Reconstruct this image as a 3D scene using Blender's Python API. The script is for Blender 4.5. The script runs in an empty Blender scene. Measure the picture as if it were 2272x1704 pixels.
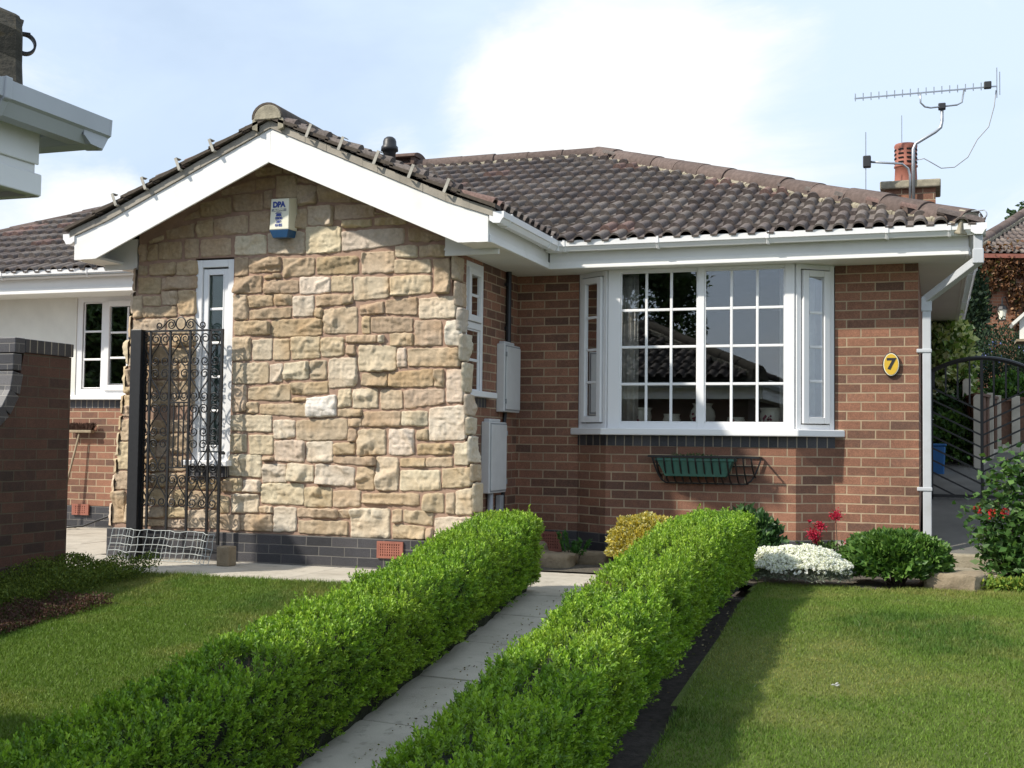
import bpy, math, random
import numpy as np
from mathutils import Vector
R = math.radians
random.seed(7)
RNG = np.random.default_rng(11)
sc = bpy.context.scene
COL = sc.collection

# ------------------------------------------------------------------ camera, sky, sun, exposure
EYE = Vector((0.0, 0.0, 1.05))
yaw, pitch, roll = R(19.0), R(2.7), R(0.685)
fw = Vector((-math.sin(yaw)*math.cos(pitch), math.cos(yaw)*math.cos(pitch), math.sin(pitch)))
rt = Vector((math.cos(yaw), math.sin(yaw), 0))
up = rt.cross(fw)
r2 = rt*math.cos(roll)+up*math.sin(roll)
u2 = -rt*math.sin(roll)+up*math.cos(roll)
cd = bpy.data.cameras.new('camera'); cam = bpy.data.objects.new('camera', cd); COL.objects.link(cam)
from mathutils import Matrix
cam.matrix_world = Matrix(((r2.x, u2.x, -fw.x, EYE.x), (r2.y, u2.y, -fw.y, EYE.y), (r2.z, u2.z, -fw.z, EYE.z), (0, 0, 0, 1)))
cd.sensor_width = 36; cd.lens = 43.2; cd.clip_start = 0.05; cd.clip_end = 500
sc.camera = cam

SUN_DIR = Vector((1.08, 1.0, -1.25)).normalized()      # the way the light travels
elev = math.asin(-SUN_DIR.z)
sd = bpy.data.lights.new('sun', 'SUN'); so = bpy.data.objects.new('sun', sd); COL.objects.link(so)
so.rotation_euler = SUN_DIR.to_track_quat('-Z', 'Y').to_euler()
sd.energy = 4.1; sd.angle = R(1.6); sd.color = (1.0, 0.93, 0.82)
so.location = (-12, -12, 14)

w = bpy.data.worlds.new('World'); sc.world = w; w.use_nodes = True
nt = w.node_tree; nt.nodes.clear()
def N(t, typ, **kw):
    n = t.nodes.new(typ)
    for k, v in kw.items():
        if k in n.inputs: n.inputs[k].default_value = v
        else: setattr(n, k, v)
    return n
wo = N(nt, 'ShaderNodeOutputWorld'); bg = N(nt, 'ShaderNodeBackground')
sky = N(nt, 'ShaderNodeTexSky', sky_type='NISHITA')
sky.sun_disc = False; sky.sun_elevation = elev
sky.sun_rotation = math.atan2(-SUN_DIR.x, -SUN_DIR.y)
sky.air_density = 1.0; sky.dust_density = 2.0; sky.ozone_density = 1.5
SKY_STRENGTH = 0.13
geo = N(nt, 'ShaderNodeTexCoord')
def cl_noise(scale, loc, detail=9, rough=0.58, dist=0.3, zs=2.2):
    mp = N(nt, 'ShaderNodeMapping'); mp.inputs['Scale'].default_value = (1, 1, zs); mp.inputs['Location'].default_value = loc
    n = N(nt, 'ShaderNodeTexNoise', Scale=scale, Detail=detail, Roughness=rough, Distortion=dist)
    nt.links.new(geo.outputs['Generated'], mp.inputs[0]); nt.links.new(mp.outputs[0], n.inputs['Vector'])
    return n.outputs['Fac']
def math_n(t, op, a, b=None, clamp=False):
    n = N(t, 'ShaderNodeMath', operation=op); n.use_clamp = clamp
    for i, x in enumerate((a, b)):
        if x is None: continue
        if isinstance(x, (int, float)): n.inputs[i].default_value = x
        else: t.links.new(x, n.inputs[i])
    return n.outputs[0]
def ramp(t, fac, stops, interp='LINEAR'):
    n = N(t, 'ShaderNodeValToRGB'); e = n.color_ramp; e.interpolation = interp
    while len(e.elements) > 1: e.elements.remove(e.elements[-1])
    e.elements[0].position, e.elements[0].color = stops[0][0], (*stops[0][1], 1)
    for p, c in stops[1:]:
        q = e.elements.new(p); q.color = (*c, 1)
    t.links.new(fac, n.inputs[0]); return n.outputs[0]
def mixc(t, fac, a, b, mode='MIX'):
    n = N(t, 'ShaderNodeMix', data_type='RGBA', blend_type=mode)
    for i, x in ((0, fac), (6, a), (7, b)):
        if isinstance(x, (int, float)): n.inputs[i].default_value = x
        elif isinstance(x, tuple): n.inputs[i].default_value = (*x, 1) if len(x) == 3 else x
        else: t.links.new(x, n.inputs[i])
    return n.outputs[2]
def blob(d, r0, r1, amp):
    """soft patch of thicker cloud round one compass direction"""
    n = N(nt, 'ShaderNodeVectorMath', operation='DOT_PRODUCT'); nt.links.new(geo.outputs['Generated'], n.inputs[0])
    v = Vector(d).normalized(); n.inputs[1].default_value = v
    m = N(nt, 'ShaderNodeMapRange', interpolation_type='SMOOTHSTEP')
    nt.links.new(n.outputs['Value'], m.inputs[0])
    m.inputs[1].default_value = math.cos(r1); m.inputs[2].default_value = math.cos(r0); m.inputs[3].default_value = 0; m.inputs[4].default_value = amp
    return m.outputs[0]
#CLOUDS
big = cl_noise(3.4, (3.1, 1.7, 0.4), 10, .62, .5); wisp = cl_noise(1.5, (0.3, 5.2, 2.0), 6, 0.5, 0.8, 3.0)
def pix(px, py):
    v = Vector(((px-1136)/2726.4, -(py-852)/2726.4, 1.0)); d = r2*v.x+u2*v.y+fw*v.z
    return d
dens = big
for (px, py, a, b, amp) in ((1300, 270, .0, .15, .17), (1120, 320, .0, .09, .14), (1400, 150, .0, .14, .08), (1700, 330, .0, .12, .07), (1600, 260, .03, .14, .12), (845, 330, .005, .045, .22), (120, 470, .01, .10, .17), (2150, 330, .02, .13, .06), (250, 480, .01, .06, .12), (560, 90, .01, .1, .05), (700, 280, .01, .15, -.14), (1000, 100, .02, .13, -.10), (2000, 60, .02, .2, -.05)):
    dens = math_n(nt, 'ADD', dens, blob(pix(px, py), a, b, amp))
cum = ramp(nt, dens, [(0.50, (0, 0, 0)), (0.78, (1, 1, 1))], 'EASE')
hz = ramp(nt, math_n(nt, 'ADD', wisp, math_n(nt, 'ADD', blob(pix(2100, 250), .0, .35, .16), blob(pix(1250, 150), .0, .3, .06))), [(0.30, (0.55,)*3), (0.62, (0.97,)*3)])
veil = mixc(nt, hz, sky.outputs[0], (4.6, 5.5, 6.7))
shade = ramp(nt, cl_noise(5.0, (7, 2, 1), 6), [(0.3, (5.2, 5.7, 6.4)), (0.58, (6.7, 6.75, 6.7))])
skyc = mixc(nt, cum, veil, shade)
nt.links.new(skyc, bg.inputs[0]); bg.inputs[1].default_value = SKY_STRENGTH
nt.links.new(bg.outputs[0], wo.inputs[0])

vs = sc.view_settings; vs.view_transform = 'Standard'; vs.look = 'None'; vs.gamma = 1.0; vs.exposure = 0.38
sc.cycles.max_bounces = 6; sc.cycles.transparent_max_bounces = 10; sc.cycles.glossy_bounces = 3; sc.cycles.diffuse_bounces = 3
sc.cycles.use_denoising = True
try: sc.cycles.denoiser = 'OPENIMAGEDENOISE'
except Exception: pass

# ------------------------------------------------------------------ helpers
def vnoise(P, freq, seed=0):
    P = np.asarray(P, float)*freq+seed*17.31
    i = np.floor(P).astype(np.int64); f = P-i; f = f*f*(3-2*f)
    def h(a, b, c):
        n = (a*374761393+b*668265263+c*2147483647+seed*974711) & 0x7fffffff
        n = ((n ^ (n >> 13))*1274126177) & 0x7fffffff
        return ((n ^ (n >> 16)) & 0xffff)/65535.0
    r = 0
    for a in (0, 1):
        for b in (0, 1):
            for c in (0, 1):
                wgt = (f[..., 0] if a else 1-f[..., 0])*(f[..., 1] if b else 1-f[..., 1])*(f[..., 2] if c else 1-f[..., 2])
                r = r+wgt*h(i[..., 0]+a, i[..., 1]+b, i[..., 2]+c)
    return r
def root_loc(p):
    while p is not None:
        if p.parent is None: return np.array(p.location)
        p = p.parent
    return np.zeros(3)
def raw_mesh(name, verts, faces, mat, parent=None, smooth=False, cols=None):
    verts = np.asarray(verts, np.float32).reshape(-1, 3)-root_loc(parent).astype(np.float32)
    me = bpy.data.meshes.new(name)
    if isinstance(faces, np.ndarray):
        k = faces.shape[1]; nf = len(faces)
        me.vertices.add(len(verts)); me.vertices.foreach_set('co', verts.ravel())
        me.loops.add(nf*k); me.loops.foreach_set('vertex_index', faces.astype(np.int32).ravel())
        me.polygons.add(nf); me.polygons.foreach_set('loop_start', np.arange(0, nf*k, k, dtype=np.int32))
        me.update(calc_edges=True)
    else:
        me.from_pydata([tuple(v) for v in verts.tolist()], [], faces); me.update()
    if cols is not None:
        a = me.attributes.new('tint', 'FLOAT_COLOR', 'POINT'); c = np.ones((len(verts), 4), np.float32); c[:, :3] = cols
        a.data.foreach_set('color', c.ravel())
    if smooth: me.polygons.foreach_set('use_smooth', np.ones(len(me.polygons), bool))
    if mat: me.materials.append(mat)
    o = bpy.data.objects.new(name, me); COL.objects.link(o)
    if parent is not None: o.parent = parent
    return o
def tag(o, label, cat, group=None, kind=None):
    if label: o['label'] = label
    if cat: o['category'] = cat
    if group: o['group'] = group
    if kind: o['kind'] = kind
    return o
def struct(o, label=None):
    o['kind'] = 'structure'
    if label: o['label'] = label
    return o
def thing(name, label, cat, loc=(0, 0, 0), group=None):
    o = bpy.data.objects.new(name, None); o.empty_display_size = 0.1; COL.objects.link(o); o.location = loc
    return tag(o, label, cat, group)
class MB:
    def __init__(s): s.v = []; s.f = []
    def add(s, v, f):
        b = len(s.v); s.v += [tuple(map(float, x)) for x in v]; s.f += [tuple(i+b for i in q) for q in f]; return s
    def box(s, x0, x1, y0, y1, z0, z1): return s.mbox(lambda u, d, z: (u, d, z), x0, x1, y0, y1, z0, z1)
    def mbox(s, P, u0, u1, d0, d1, z0, z1):
        v = [P(u, d, z) for z in (z0, z1) for d in (d0, d1) for u in (u0, u1)]
        return s.add(v, [(0, 2, 3, 1), (4, 5, 7, 6), (0, 1, 5, 4), (2, 6, 7, 3), (0, 4, 6, 2), (1, 3, 7, 5)])
    def bar(s, p, q, w, h=None, upv=(0, 0, 1)):
        h = h or w; p, q = Vector(p), Vector(q); d = (q-p).normalized(); u = Vector(upv)
        if abs(d.dot(u)) > .98: u = Vector((0, 1, 0))
        a = d.cross(u).normalized()*(w/2); b = a.normalized().cross(d).normalized()*(h/2)
        v = [e+x*a+y*b for e in (p, q) for x, y in ((-1, -1), (1, -1), (1, 1), (-1, 1))]
        return s.add(v, [(3, 2, 1, 0), (4, 5, 6, 7), (0, 1, 5, 4), (1, 2, 6, 5), (2, 3, 7, 6), (3, 0, 4, 7)])
    def tube(s, pts, r, n=6, cap=True):
        pts = [Vector(p) for p in pts]; m = len(pts); rs = r if hasattr(r, '__len__') else [r]*m
        prev = None; v = []
        for i, p in enumerate(pts):
            d = (pts[min(i+1, m-1)]-pts[max(i-1, 0)])
            d = d.normalized() if d.length > 1e-9 else Vector((0, 0, 1))
            if prev is None:
                a = d.cross(Vector((0, 0, 1)) if abs(d.z) < .9 else Vector((0, 1, 0))).normalized()
            else:
                a = prev-d*prev.dot(d); a = a.normalized() if a.length > 1e-6 else d.orthogonal().normalized()
            prev = a; b = d.cross(a)
            v += [p+(a*math.cos(t)+b*math.sin(t))*rs[i] for t in (2*math.pi*k/n for k in range(n))]
        f = [(i*n+k, i*n+(k+1) % n, (i+1)*n+(k+1) % n, (i+1)*n+k) for i in range(m-1) for k in range(n)]
        if cap: f += [tuple(range(n))[::-1], tuple((m-1)*n+k for k in range(n))]
        return s.add(v, f)
    def prism(s, poly, fn, d0, d1):
        n = len(poly); v = [fn(a, b, d) for d in (d0, d1) for a, b in poly]
        return s.add(v, [tuple(range(n))[::-1], tuple(range(n, 2*n))]+[(i, (i+1) % n, n+(i+1) % n, n+i) for i in range(n)])
    def xz(s, poly, y0, y1): return s.prism(poly, lambda a, b, d: (a, d, b), y1, y0)
    def xy(s, poly, z0, z1): return s.prism(poly, lambda a, b, d: (a, b, d), z0, z1)
    def lathe(s, prof, c, n=20, cap=True):
        v = [(c[0]+r*math.cos(2*math.pi*k/n), c[1]+r*math.sin(2*math.pi*k/n), c[2]+z) for r, z in prof for k in range(n)]
        m = len(prof); f = [(i*n+k, i*n+(k+1) % n, (i+1)*n+(k+1) % n, (i+1)*n+k) for i in range(m-1) for k in range(n)]
        if cap: f += [tuple(range(n))[::-1], tuple((m-1)*n+k for k in range(n))]
        return s.add(v, f)
    def wall(s, plan, z0, z1, t=.1):
        """vertical sheet of thickness t behind a plan line that runs with its face on the right-hand side"""
        P = [Vector((*p, 0)) for p in plan]; off = []
        for i, p in enumerate(P):
            ns = []
            for a, b in ((i-1, i), (i, i+1)):
                if a >= 0 and b < len(P):
                    d = (P[b]-P[a]).normalized(); ns.append(Vector((-d.y, d.x, 0)))
            m = sum(ns, Vector()).normalized(); off.append(p+m*t/max(.3, m.dot(ns[0])))
        for i in range(len(P)-1):
            a, b, c, d = P[i], P[i+1], off[i+1], off[i]
            v = [(q.x, q.y, z) for z in (z0, z1) for q in (a, b, c, d)]
            f = [(0, 1, 5, 4), (2, 3, 7, 6), (3, 2, 1, 0), (4, 5, 6, 7)]
            if i == 0: f.append((3, 0, 4, 7))
            if i == len(P)-2: f.append((1, 2, 6, 5))
            s.add(v, f)
        return s
    def build(s, name, mat, parent=None, smooth=False, bevel=0, seg=2):
        o = raw_mesh(name, np.array(s.v), s.f, mat, parent, smooth)
        if bevel:
            m = o.modifiers.new('bevel', 'BEVEL'); m.width = bevel; m.segments = seg; m.limit_method = 'ANGLE'; m.angle_limit = R(35)
        return o
def dup(o, loc=None, parent=None):
    c = o.copy(); COL.objects.link(c)
    if parent is not None: c.parent = parent
    if loc is not None: c.location = loc
    for ch in list(o.children): dup(ch, None, c)
    return c

# ------------------------------------------------------------------ materials
def newmat(name):
    m = bpy.data.materials.new(name); m.use_nodes = True; t = m.node_tree; t.nodes.clear()
    o = N(t, 'ShaderNodeOutputMaterial'); b = N(t, 'ShaderNodeBsdfPrincipled'); t.links.new(b.outputs[0], o.inputs[0])
    return m, t, b, o
def noise(t, scale, detail=5, rough=.55, vec=None, dist=0.0):
    n = N(t, 'ShaderNodeTexNoise', Scale=scale, Detail=detail, Roughness=rough, Distortion=dist)
    if vec is None: vec = N(t, 'ShaderNodeNewGeometry').outputs['Position']
    t.links.new(vec, n.inputs['Vector']); return n.outputs['Fac']
def bump(t, b, h, strength, dist=.01):
    n = N(t, 'ShaderNodeBump', Strength=strength, Distance=dist); t.links.new(h, n.inputs['Height']); t.links.new(n.outputs[0], b.inputs['Normal'])
def simple(name, col, rough=.6, var=.12, scale=6, metal=0, bmp=0, bscale=60, spec=.5, dirt=0, dirtcol=(.1, .09, .07)):
    m, t, b, o = newmat(name)
    f = noise(t, scale)
    c = ramp(t, f, [(.3, tuple(x*(1-var) for x in col)), (.7, tuple(min(1, x*(1+var)) for x in col))])
    if dirt:
        g = ramp(t, noise(t, scale*.6+1.3, 8, .65), [(.55, (0, 0, 0)), (.8, (dirt,)*3)])
        c = mixc(t, g, c, dirtcol)
    t.links.new(c, b.inputs['Base Color']); b.inputs['Roughness'].default_value = rough; b.inputs['Metallic'].default_value = metal
    b.inputs['Specular IOR Level'].default_value = spec
    if bmp: bump(t, b, noise(t, bscale, 6), bmp, .006)
    return m
def brickmat(name, stops, mortar, bw=.225, bh=.075, joint=.005, z0=.285, soldier=False, rough=.85, bmp=.5, stain=.25):
    m, t, b, o = newmat(name)
    g = N(t, 'ShaderNodeNewGeometry'); sp = N(t, 'ShaderNodeSeparateXYZ'); t.links.new(g.outputs['Position'], sp.inputs[0])
    sn = N(t, 'ShaderNodeSeparateXYZ'); t.links.new(g.outputs['True Normal'], sn.inputs[0])
    ax = math_n(t, 'GREATER_THAN', math_n(t, 'ABSOLUTE', sn.outputs[0]), .8)
    mx = N(t, 'ShaderNodeMix', data_type='FLOAT'); t.links.new(ax, mx.inputs[0]); t.links.new(sp.outputs[0], mx.inputs[2]); t.links.new(sp.outputs[1], mx.inputs[3])
    wob = noise(t, 9, 3)
    uu = math_n(t, 'ADD', mx.outputs[0], math_n(t, 'MULTIPLY', wob, .006))
    vv = math_n(t, 'ADD', math_n(t, 'SUBTRACT', sp.outputs[2], z0-.75), math_n(t, 'MULTIPLY', wob, .006))
    cb = N(t, 'ShaderNodeCombineXYZ'); t.links.new(uu, cb.inputs[0]); t.links.new(vv, cb.inputs[1])
    bt = N(t, 'ShaderNodeTexBrick', Scale=1.0)
    bt.inputs['Mortar Size'].default_value = joint; bt.inputs['Mortar Smooth'].default_value = .25
    bt.inputs['Brick Width'].default_value = bw; bt.inputs['Row Height'].default_value = bh if not soldier else 3.0
    bt.offset = 0.5 if not soldier else 0.0
    bt.inputs['Color1'].default_value = (0, 0, 0, 1); bt.inputs['Color2'].default_value = (1, 1, 1, 1); bt.inputs['Mortar'].default_value = (.5, .5, .5, 1)
    t.links.new(cb.outputs[0], bt.inputs['Vector'])
    f1 = noise(t, 22, 6, .6); f2 = noise(t, 130, 4, .6)
    tone = math_n(t, 'ADD', bt.outputs['Color'], math_n(t, 'MULTIPLY', math_n(t, 'SUBTRACT', f1, .5), .55))
    c = ramp(t, tone, stops)
    speck = ramp(t, f2, [(.42, (.78,)*3), (.62, (1.12,)*3)])
    c = mixc(t, 1.0, c, speck, 'MULTIPLY')
    mc = ramp(t, noise(t, 5, 5), [(.3, tuple(x*.72 for x in mortar)), (.7, tuple(x*1.1 for x in mortar))])
    c = mixc(t, bt.outputs['Fac'], c, mc)
    st = ramp(t, noise(t, 1.3, 6, .6), [(.35, (1-stain,)*3), (.65, (1.05,)*3)])
    c = mixc(t, 1.0, c, st, 'MULTIPLY')
    t.links.new(c, b.inputs['Base Color']); b.inputs['Roughness'].default_value = rough
    h = math_n(t, 'ADD', math_n(t, 'SUBTRACT', 1.0, bt.outputs['Fac']), math_n(t, 'MULTIPLY', f2, .35))
    bump(t, b, h, bmp, .008)
    return m
def tinted(name, rough=.9, scale=30, var=.35, bmp=.4, bscale=120, spec=.3, lichen=None, translucent=0, sheen=0):
    m, t, b, o = newmat(name)
    a = N(t, 'ShaderNodeAttribute', attribute_name='tint')
    c = a.outputs['Color']
    if var:
        v = ramp(t, noise(t, scale, 6, .62), [(.3, (1-var,)*3), (.7, (1+var*.8,)*3)])
        c = mixc(t, 1.0, c, v, 'MULTIPLY')
    if lichen:
        g = ramp(t, noise(t, lichen[1], 8, .7), [(lichen[2], (0, 0, 0)), (lichen[2]+.1, (lichen[3],)*3)])
        c = mixc(t, g, c, lichen[0])
    t.links.new(c, b.inputs['Base Color']); b.inputs['Roughness'].default_value = rough; b.inputs['Specular IOR Level'].default_value = spec
    if bmp: bump(t, b, noise(t, bscale, 6, .6), bmp, .006)
    if translucent:
        tr = N(t, 'ShaderNodeBsdfTranslucent'); t.links.new(mixc(t, 1.0, c, (1.1, 1.15, .55), 'MULTIPLY'), tr.inputs[0])
        ms = N(t, 'ShaderNodeMixShader'); ms.inputs[0].default_value = translucent
        t.links.new(b.outputs[0], ms.inputs[1]); t.links.new(tr.outputs[0], ms.inputs[2]); t.links.new(ms.outputs[0], o.inputs[0])
    return m
def glassmat(name, k=1.9, tint=(.92, .95, .95), rough=0.0):
    m = bpy.data.materials.new(name); m.use_nodes = True; t = m.node_tree; t.nodes.clear()
    o = N(t, 'ShaderNodeOutputMaterial'); tr = N(t, 'ShaderNodeBsdfTransparent'); tr.inputs[0].default_value = (*tint, 1)
    gl = N(t, 'ShaderNodeBsdfGlossy'); gl.inputs['Roughness'].default_value = rough
    fr = N(t, 'ShaderNodeFresnel', IOR=1.5); f = math_n(t, 'MULTIPLY', fr.outputs[0], k, True)
    ms = N(t, 'ShaderNodeMixShader'); t.links.new(f, ms.inputs[0]); t.links.new(tr.outputs[0], ms.inputs[1]); t.links.new(gl.outputs[0], ms.inputs[2])
    t.links.new(ms.outputs[0], o.inputs[0]); return m
M = {}
RED = [(0.05, (.15, .080, .055)), (.3, (.235, .112, .070)), (.55, (.305, .14, .085)), (.8, (.345, .165, .10)), (1.0, (.25, .125, .085))]
M['brick'] = brickmat('red_brick', RED, (.46, .35, .23), joint=.0058)
M['brick2'] = brickmat('dark_brick', [(0.05, (.05, .028, .021)), (.35, (.085, .040, .027)), (.7, (.12, .054, .034)), (1, (.08, .04, .028))], (.105, .08, .05), stain=.3)
M['brick3'] = brickmat('orange_brick', [(0.05, (.22, .10, .06)), (.4, (.36, .15, .08)), (.75, (.44, .20, .11)), (1, (.30, .14, .085))], (.42, .33, .24))
BLUE = [(0.0, (.032, .032, .037)), (.5, (.052, .052, .060)), (1, (.078, .074, .080))]
M['blue'] = brickmat('blue_brick', BLUE, (.17, .16, .145), joint=.0038, rough=.5, bmp=.4, stain=.2)
M['soldier'] = brickmat('blue_brick_on_edge', BLUE, (.34, .29, .22), bw=.075, soldier=True, rough=.5, bmp=.4)
M['upvc'] = simple('white_upvc', (.80, .80, .80), .32, .02, 3)
M['upvc_old'] = simple('white_board', (.80, .795, .77), .4, .03, 2.5, dirt=.25, dirtcol=(.45, .43, .36))
M['soffit'] = simple('white_soffit', (.74, .735, .70), .5, .04, 3)
M['render'] = simple('pale_render', (.72, .71, .65), .9, .06, 4, bmp=.25, bscale=90)
M['grey_gutter'] = simple('grey_white_gutter', (.47, .49, .51), .45, .05, 5, dirt=.3, dirtcol=(.3, .3, .24))
M['black_metal'] = simple('black_painted_iron', (.012, .012, .013), .42, .2, 30)
M['black_plastic'] = simple('black_plastic', (.02, .02, .022), .45)
M['galv'] = simple('galvanised_steel', (.42, .44, .46), .38, .12, 40, metal=.75)
M['conduit'] = simple('grey_conduit', (.34, .35, .36), .5)
M['clip'] = simple('verge_clip_metal', (.36, .34, .29), .5, .2, 30)
M['mortar'] = simple('lichen_mortar', (.30, .27, .20), .95, .3, 14, bmp=.7, bscale=70, dirt=.6, dirtcol=(.11, .10, .075))
M['stone_mortar'] = simple('pink_mortar', (.34, .225, .165), .95, .18, 9, bmp=.5, bscale=110)
M['undercloak'] = simple('cement_board', (.34, .31, .26), .9, .18, 8, bmp=.3, dirt=.5, dirtcol=(.16, .14, .11))
M['terracotta'] = simple('terracotta', (.30, .11, .075), .8, .15, 12)
M['buff'] = simple('buff_clay', (.42, .36, .30), .8, .12, 12)
M['dark'] = simple('dark_hole', (.006, .006, .006), 1)
M['glass'] = glassmat('window_glass', 3.3, (.96, .98, .98))
M['slitglass'] = glassmat('obscured_glass', 1.2, (.8, .85, .82), .05)
M['tile'] = tinted('concrete_roof_tile', .92, 45, .38, .5, 160, .25, lichen=((.26, .25, .20), 24, .70, .7))
M['ridge'] = tinted('ridge_tile', .9, 25, .3, .4, 120, .25, lichen=((.20, .18, .14), 12, .64, .5))
M['stone'] = tinted('rock_faced_sandstone', .95, 40, .16, .75, 150, .15, lichen=((.29, .25, .19), 30, .70, .35))
M['leaf'] = tinted('leaf', .48, 3, 0, 0, 1, .45, translucent=.28)
M['mattleaf'] = tinted('matt_leaf', .7, 3, 0, 0, 1, .3, translucent=.2)
M['petal'] = tinted('petal', .7, 3, 0, 0, 1, .2, translucent=.3)
M['grassblade'] = tinted('grass_blade', .6, 3, 0, 0, 1, .3, translucent=.25)
M['twig'] = simple('twig_mass', (.022, .026, .012), 1, .5, 40, bmp=.8, bscale=60)
M['bark'] = simple('bark', (.09, .065, .045), .95, .3, 20, bmp=.7)
# ------------------------------------------------------------------ ground and paths
def gz(X, Y):
    """height of the garden: level by the house, falling to the road, rising behind the side gate"""
    X = np.asarray(X, float); Y = np.asarray(Y, float)
    z = np.where(Y < 7.7, .05-.09*(7.7-Y), .05)
    z = np.maximum(z, -.92)
    z = z+np.clip(X+.2, 0, .35)/.35*(np.clip((Y-9.9)/2.2, 0, 1)*.5+np.clip((Y-12.1)/20, 0, 1)*2.6)
    return z
def slope_mat(name, stops, scale, rough=.95, bmp=.6, bscale=90, extra=None):
    m, t, b, o = newmat(name)
    c = ramp(t, noise(t, scale, 8, .62), stops)
    if extra:
        g = ramp(t, noise(t, extra[0], 6, .6), [(extra[1], (0, 0, 0)), (extra[1]+.08, (extra[3],)*3)]); c = mixc(t, g, c, extra[2])
    t.links.new(c, b.inputs['Base Color']); b.inputs['Roughness'].default_value = rough; b.inputs['Specular IOR Level'].default_value = .2
    bump(t, b, noise(t, bscale, 8, .65), bmp, .015); return m
M['soil'] = slope_mat('dark_soil', [(.3, (.06, .052, .045)), (.7, (.12, .105, .09))], 26, bmp=1.0, bscale=60, extra=(85, .66, (.20, .18, .16), .8))
M['gravel'] = slope_mat('gritty_bed', [(.3, (.10, .088, .07)), (.7, (.19, .17, .14))], 60, bmp=1.0, bscale=110, extra=(130, .64, (.34, .32, .28), .8))
M['slab'] = slope_mat('concrete_slab', [(.25, (.36, .325, .265)), (.5, (.47, .43, .36)), (.75, (.54, .495, .415))], 3.2, .9, .35, 150, extra=(13, .58, (.27, .245, .20), .55))
M['passage'] = slope_mat('worn_concrete', [(.3, (.12, .115, .10)), (.7, (.18, .17, .15))], 3, .9, .3, 120)
M['kerb'] = slope_mat('pale_kerb_stone', [(.3, (.26, .225, .16)), (.7, (.38, .335, .25))], 8, .95, .5, 70)
M['sand'] = slope_mat('sandstone_block', [(.3, (.21, .165, .11)), (.7, (.34, .275, .19))], 9, .95, .6, 60)
M['road'] = slope_mat('asphalt', [(.3, (.04, .04, .042)), (.7, (.065, .065, .066))], 40, .9, .6, 120)
M['turf'] = slope_mat('turf', [(.3, (.075, .11, .024)), (.5, (.11, .145, .034)), (.75, (.17, .175, .058))], 2.2, .95, .8, 120)

def sheet(name, x0, x1, y0, y1, dx, dz, mat, fn=None, inside=None):
    nx = max(2, int((x1-x0)/dx)+1); ny = max(2, int((y1-y0)/dx)+1)
    X, Y = np.meshgrid(np.linspace(x0, x1, nx), np.linspace(y0, y1, ny))
    Z = (fn or gz)(X, Y)+dz
    V = np.stack([X, Y, Z], -1).reshape(-1, 3)
    i = np.arange(nx*ny).reshape(ny, nx)
    F = np.stack([i[:-1, :-1], i[:-1, 1:], i[1:, 1:], i[1:, :-1]], -1).reshape(-1, 4)
    if inside is not None:
        c = V[F].mean(1); F = F[inside(c[:, 0], c[:, 1])]
    return raw_mesh(name, V, F, mat, None, True)
struct(sheet('ground', -90, 90, -70, 110, 2.0, -.09, M['soil']))
struct(sheet('flower_bed', -3.5, 2.6, 8.85, 10.32, .06, -.004, M['gravel'], lambda X, Y: np.full_like(X, .05)+np.clip(X-.1, 0, 1)*.08+.02*vnoise(np.stack([X, Y, Y*0], -1), 6), lambda x, y: ~((x < -1.45) & (y < 9.13)) & ((x < -1.2) | (y > 8.88+np.clip(x+.4, 0, .9)*.42))))
struct(sheet('road', -90, 90, -20, -6.0, 2.0, -.05, M['road']))

def slabs(name, rows, thick=.05):
    """paving slabs: list of (corner points in plan) -> one paved surface, open joints between the slabs"""
    mb = MB()
    for poly in rows:
        b = len(mb.v); n = len(poly); dz = random.uniform(-.002, .002)
        for z in (-thick, 0):
            for x, y in poly: mb.v.append((x, y, float(gz(-3, y))+z+dz))
        mb.f += [tuple(range(b, b+n))[::-1], tuple(range(b+n, b+2*n))]+[(b+i, b+(i+1) % n, b+n+(i+1) % n, b+n+i) for i in range(n)]
    return struct(mb.build(name, M['slab'], None, bevel=.004))
jy = [8.80, 7.76, 7.09, 6.41, 5.70, 4.97, 4.24, 3.50, 2.76, 2.02, 1.28]
rows = []
for a, b in zip(jy[:-1], jy[1:]):
    g = .013; k = .05
    xl = lambda y: -2.62+(8-y)*.055; xr = lambda y: -1.42+(8-y)*.03
    if a > 8: continue
    rows.append([(xl(b), b+g+k), (xr(b), b+g-k), (xr(a), a-k), (xl(a), a+k)])
slabs('path', rows)
rows = []
xs = [-11.5, -10.7, -9.9, -9.1, -8.3, -7.55, -6.75, -5.98, -5.2, -4.42, -3.66, -2.98, -2.32, -1.5]
for x0, x1 in zip(xs[:-1], xs[1:]):
    g = .007; s = .03
    y0 = 7.74; y2 = 8.84 if x0 < -3.5 else (9.12 if x0 < -2 else 8.9)
    if x1 < -6.7:
        for ya, yb in ((8.1, 8.84), (8.84, 9.6), (9.6, 10.4), (10.4, 11.42)): rows.append([(x0+g, ya+g), (x1, ya+g), (x1, yb), (x0+g, yb)])
    else:
        rows.append([(x0+g, y0), (x1, y0), (x1, y0+.6), (x0+g, y0+.6)]); rows.append([(x0+g, y0+.6+g), (x1, y0+.6+g), (x1, y2), (x0+g, y2)])
slabs('front_walk', rows)
mb = MB()
pz = lambda y: .225+(y-10.3)*.19
mb.add([(-.1, 10.3, .20), (2.6, 10.3, .20), (2.6, 12.3, pz(12.3)), (-.1, 12.3, pz(12.3)), (2.6, 15, 1.0), (-.1, 15, 1.0), (-.1, 10.3, -.1), (2.6, 10.3, -.1)], [(0, 1, 2, 3), (3, 2, 4, 5), (6, 7, 1, 0)])
struct(mb.build('side_passage', M['passage']))
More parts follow.
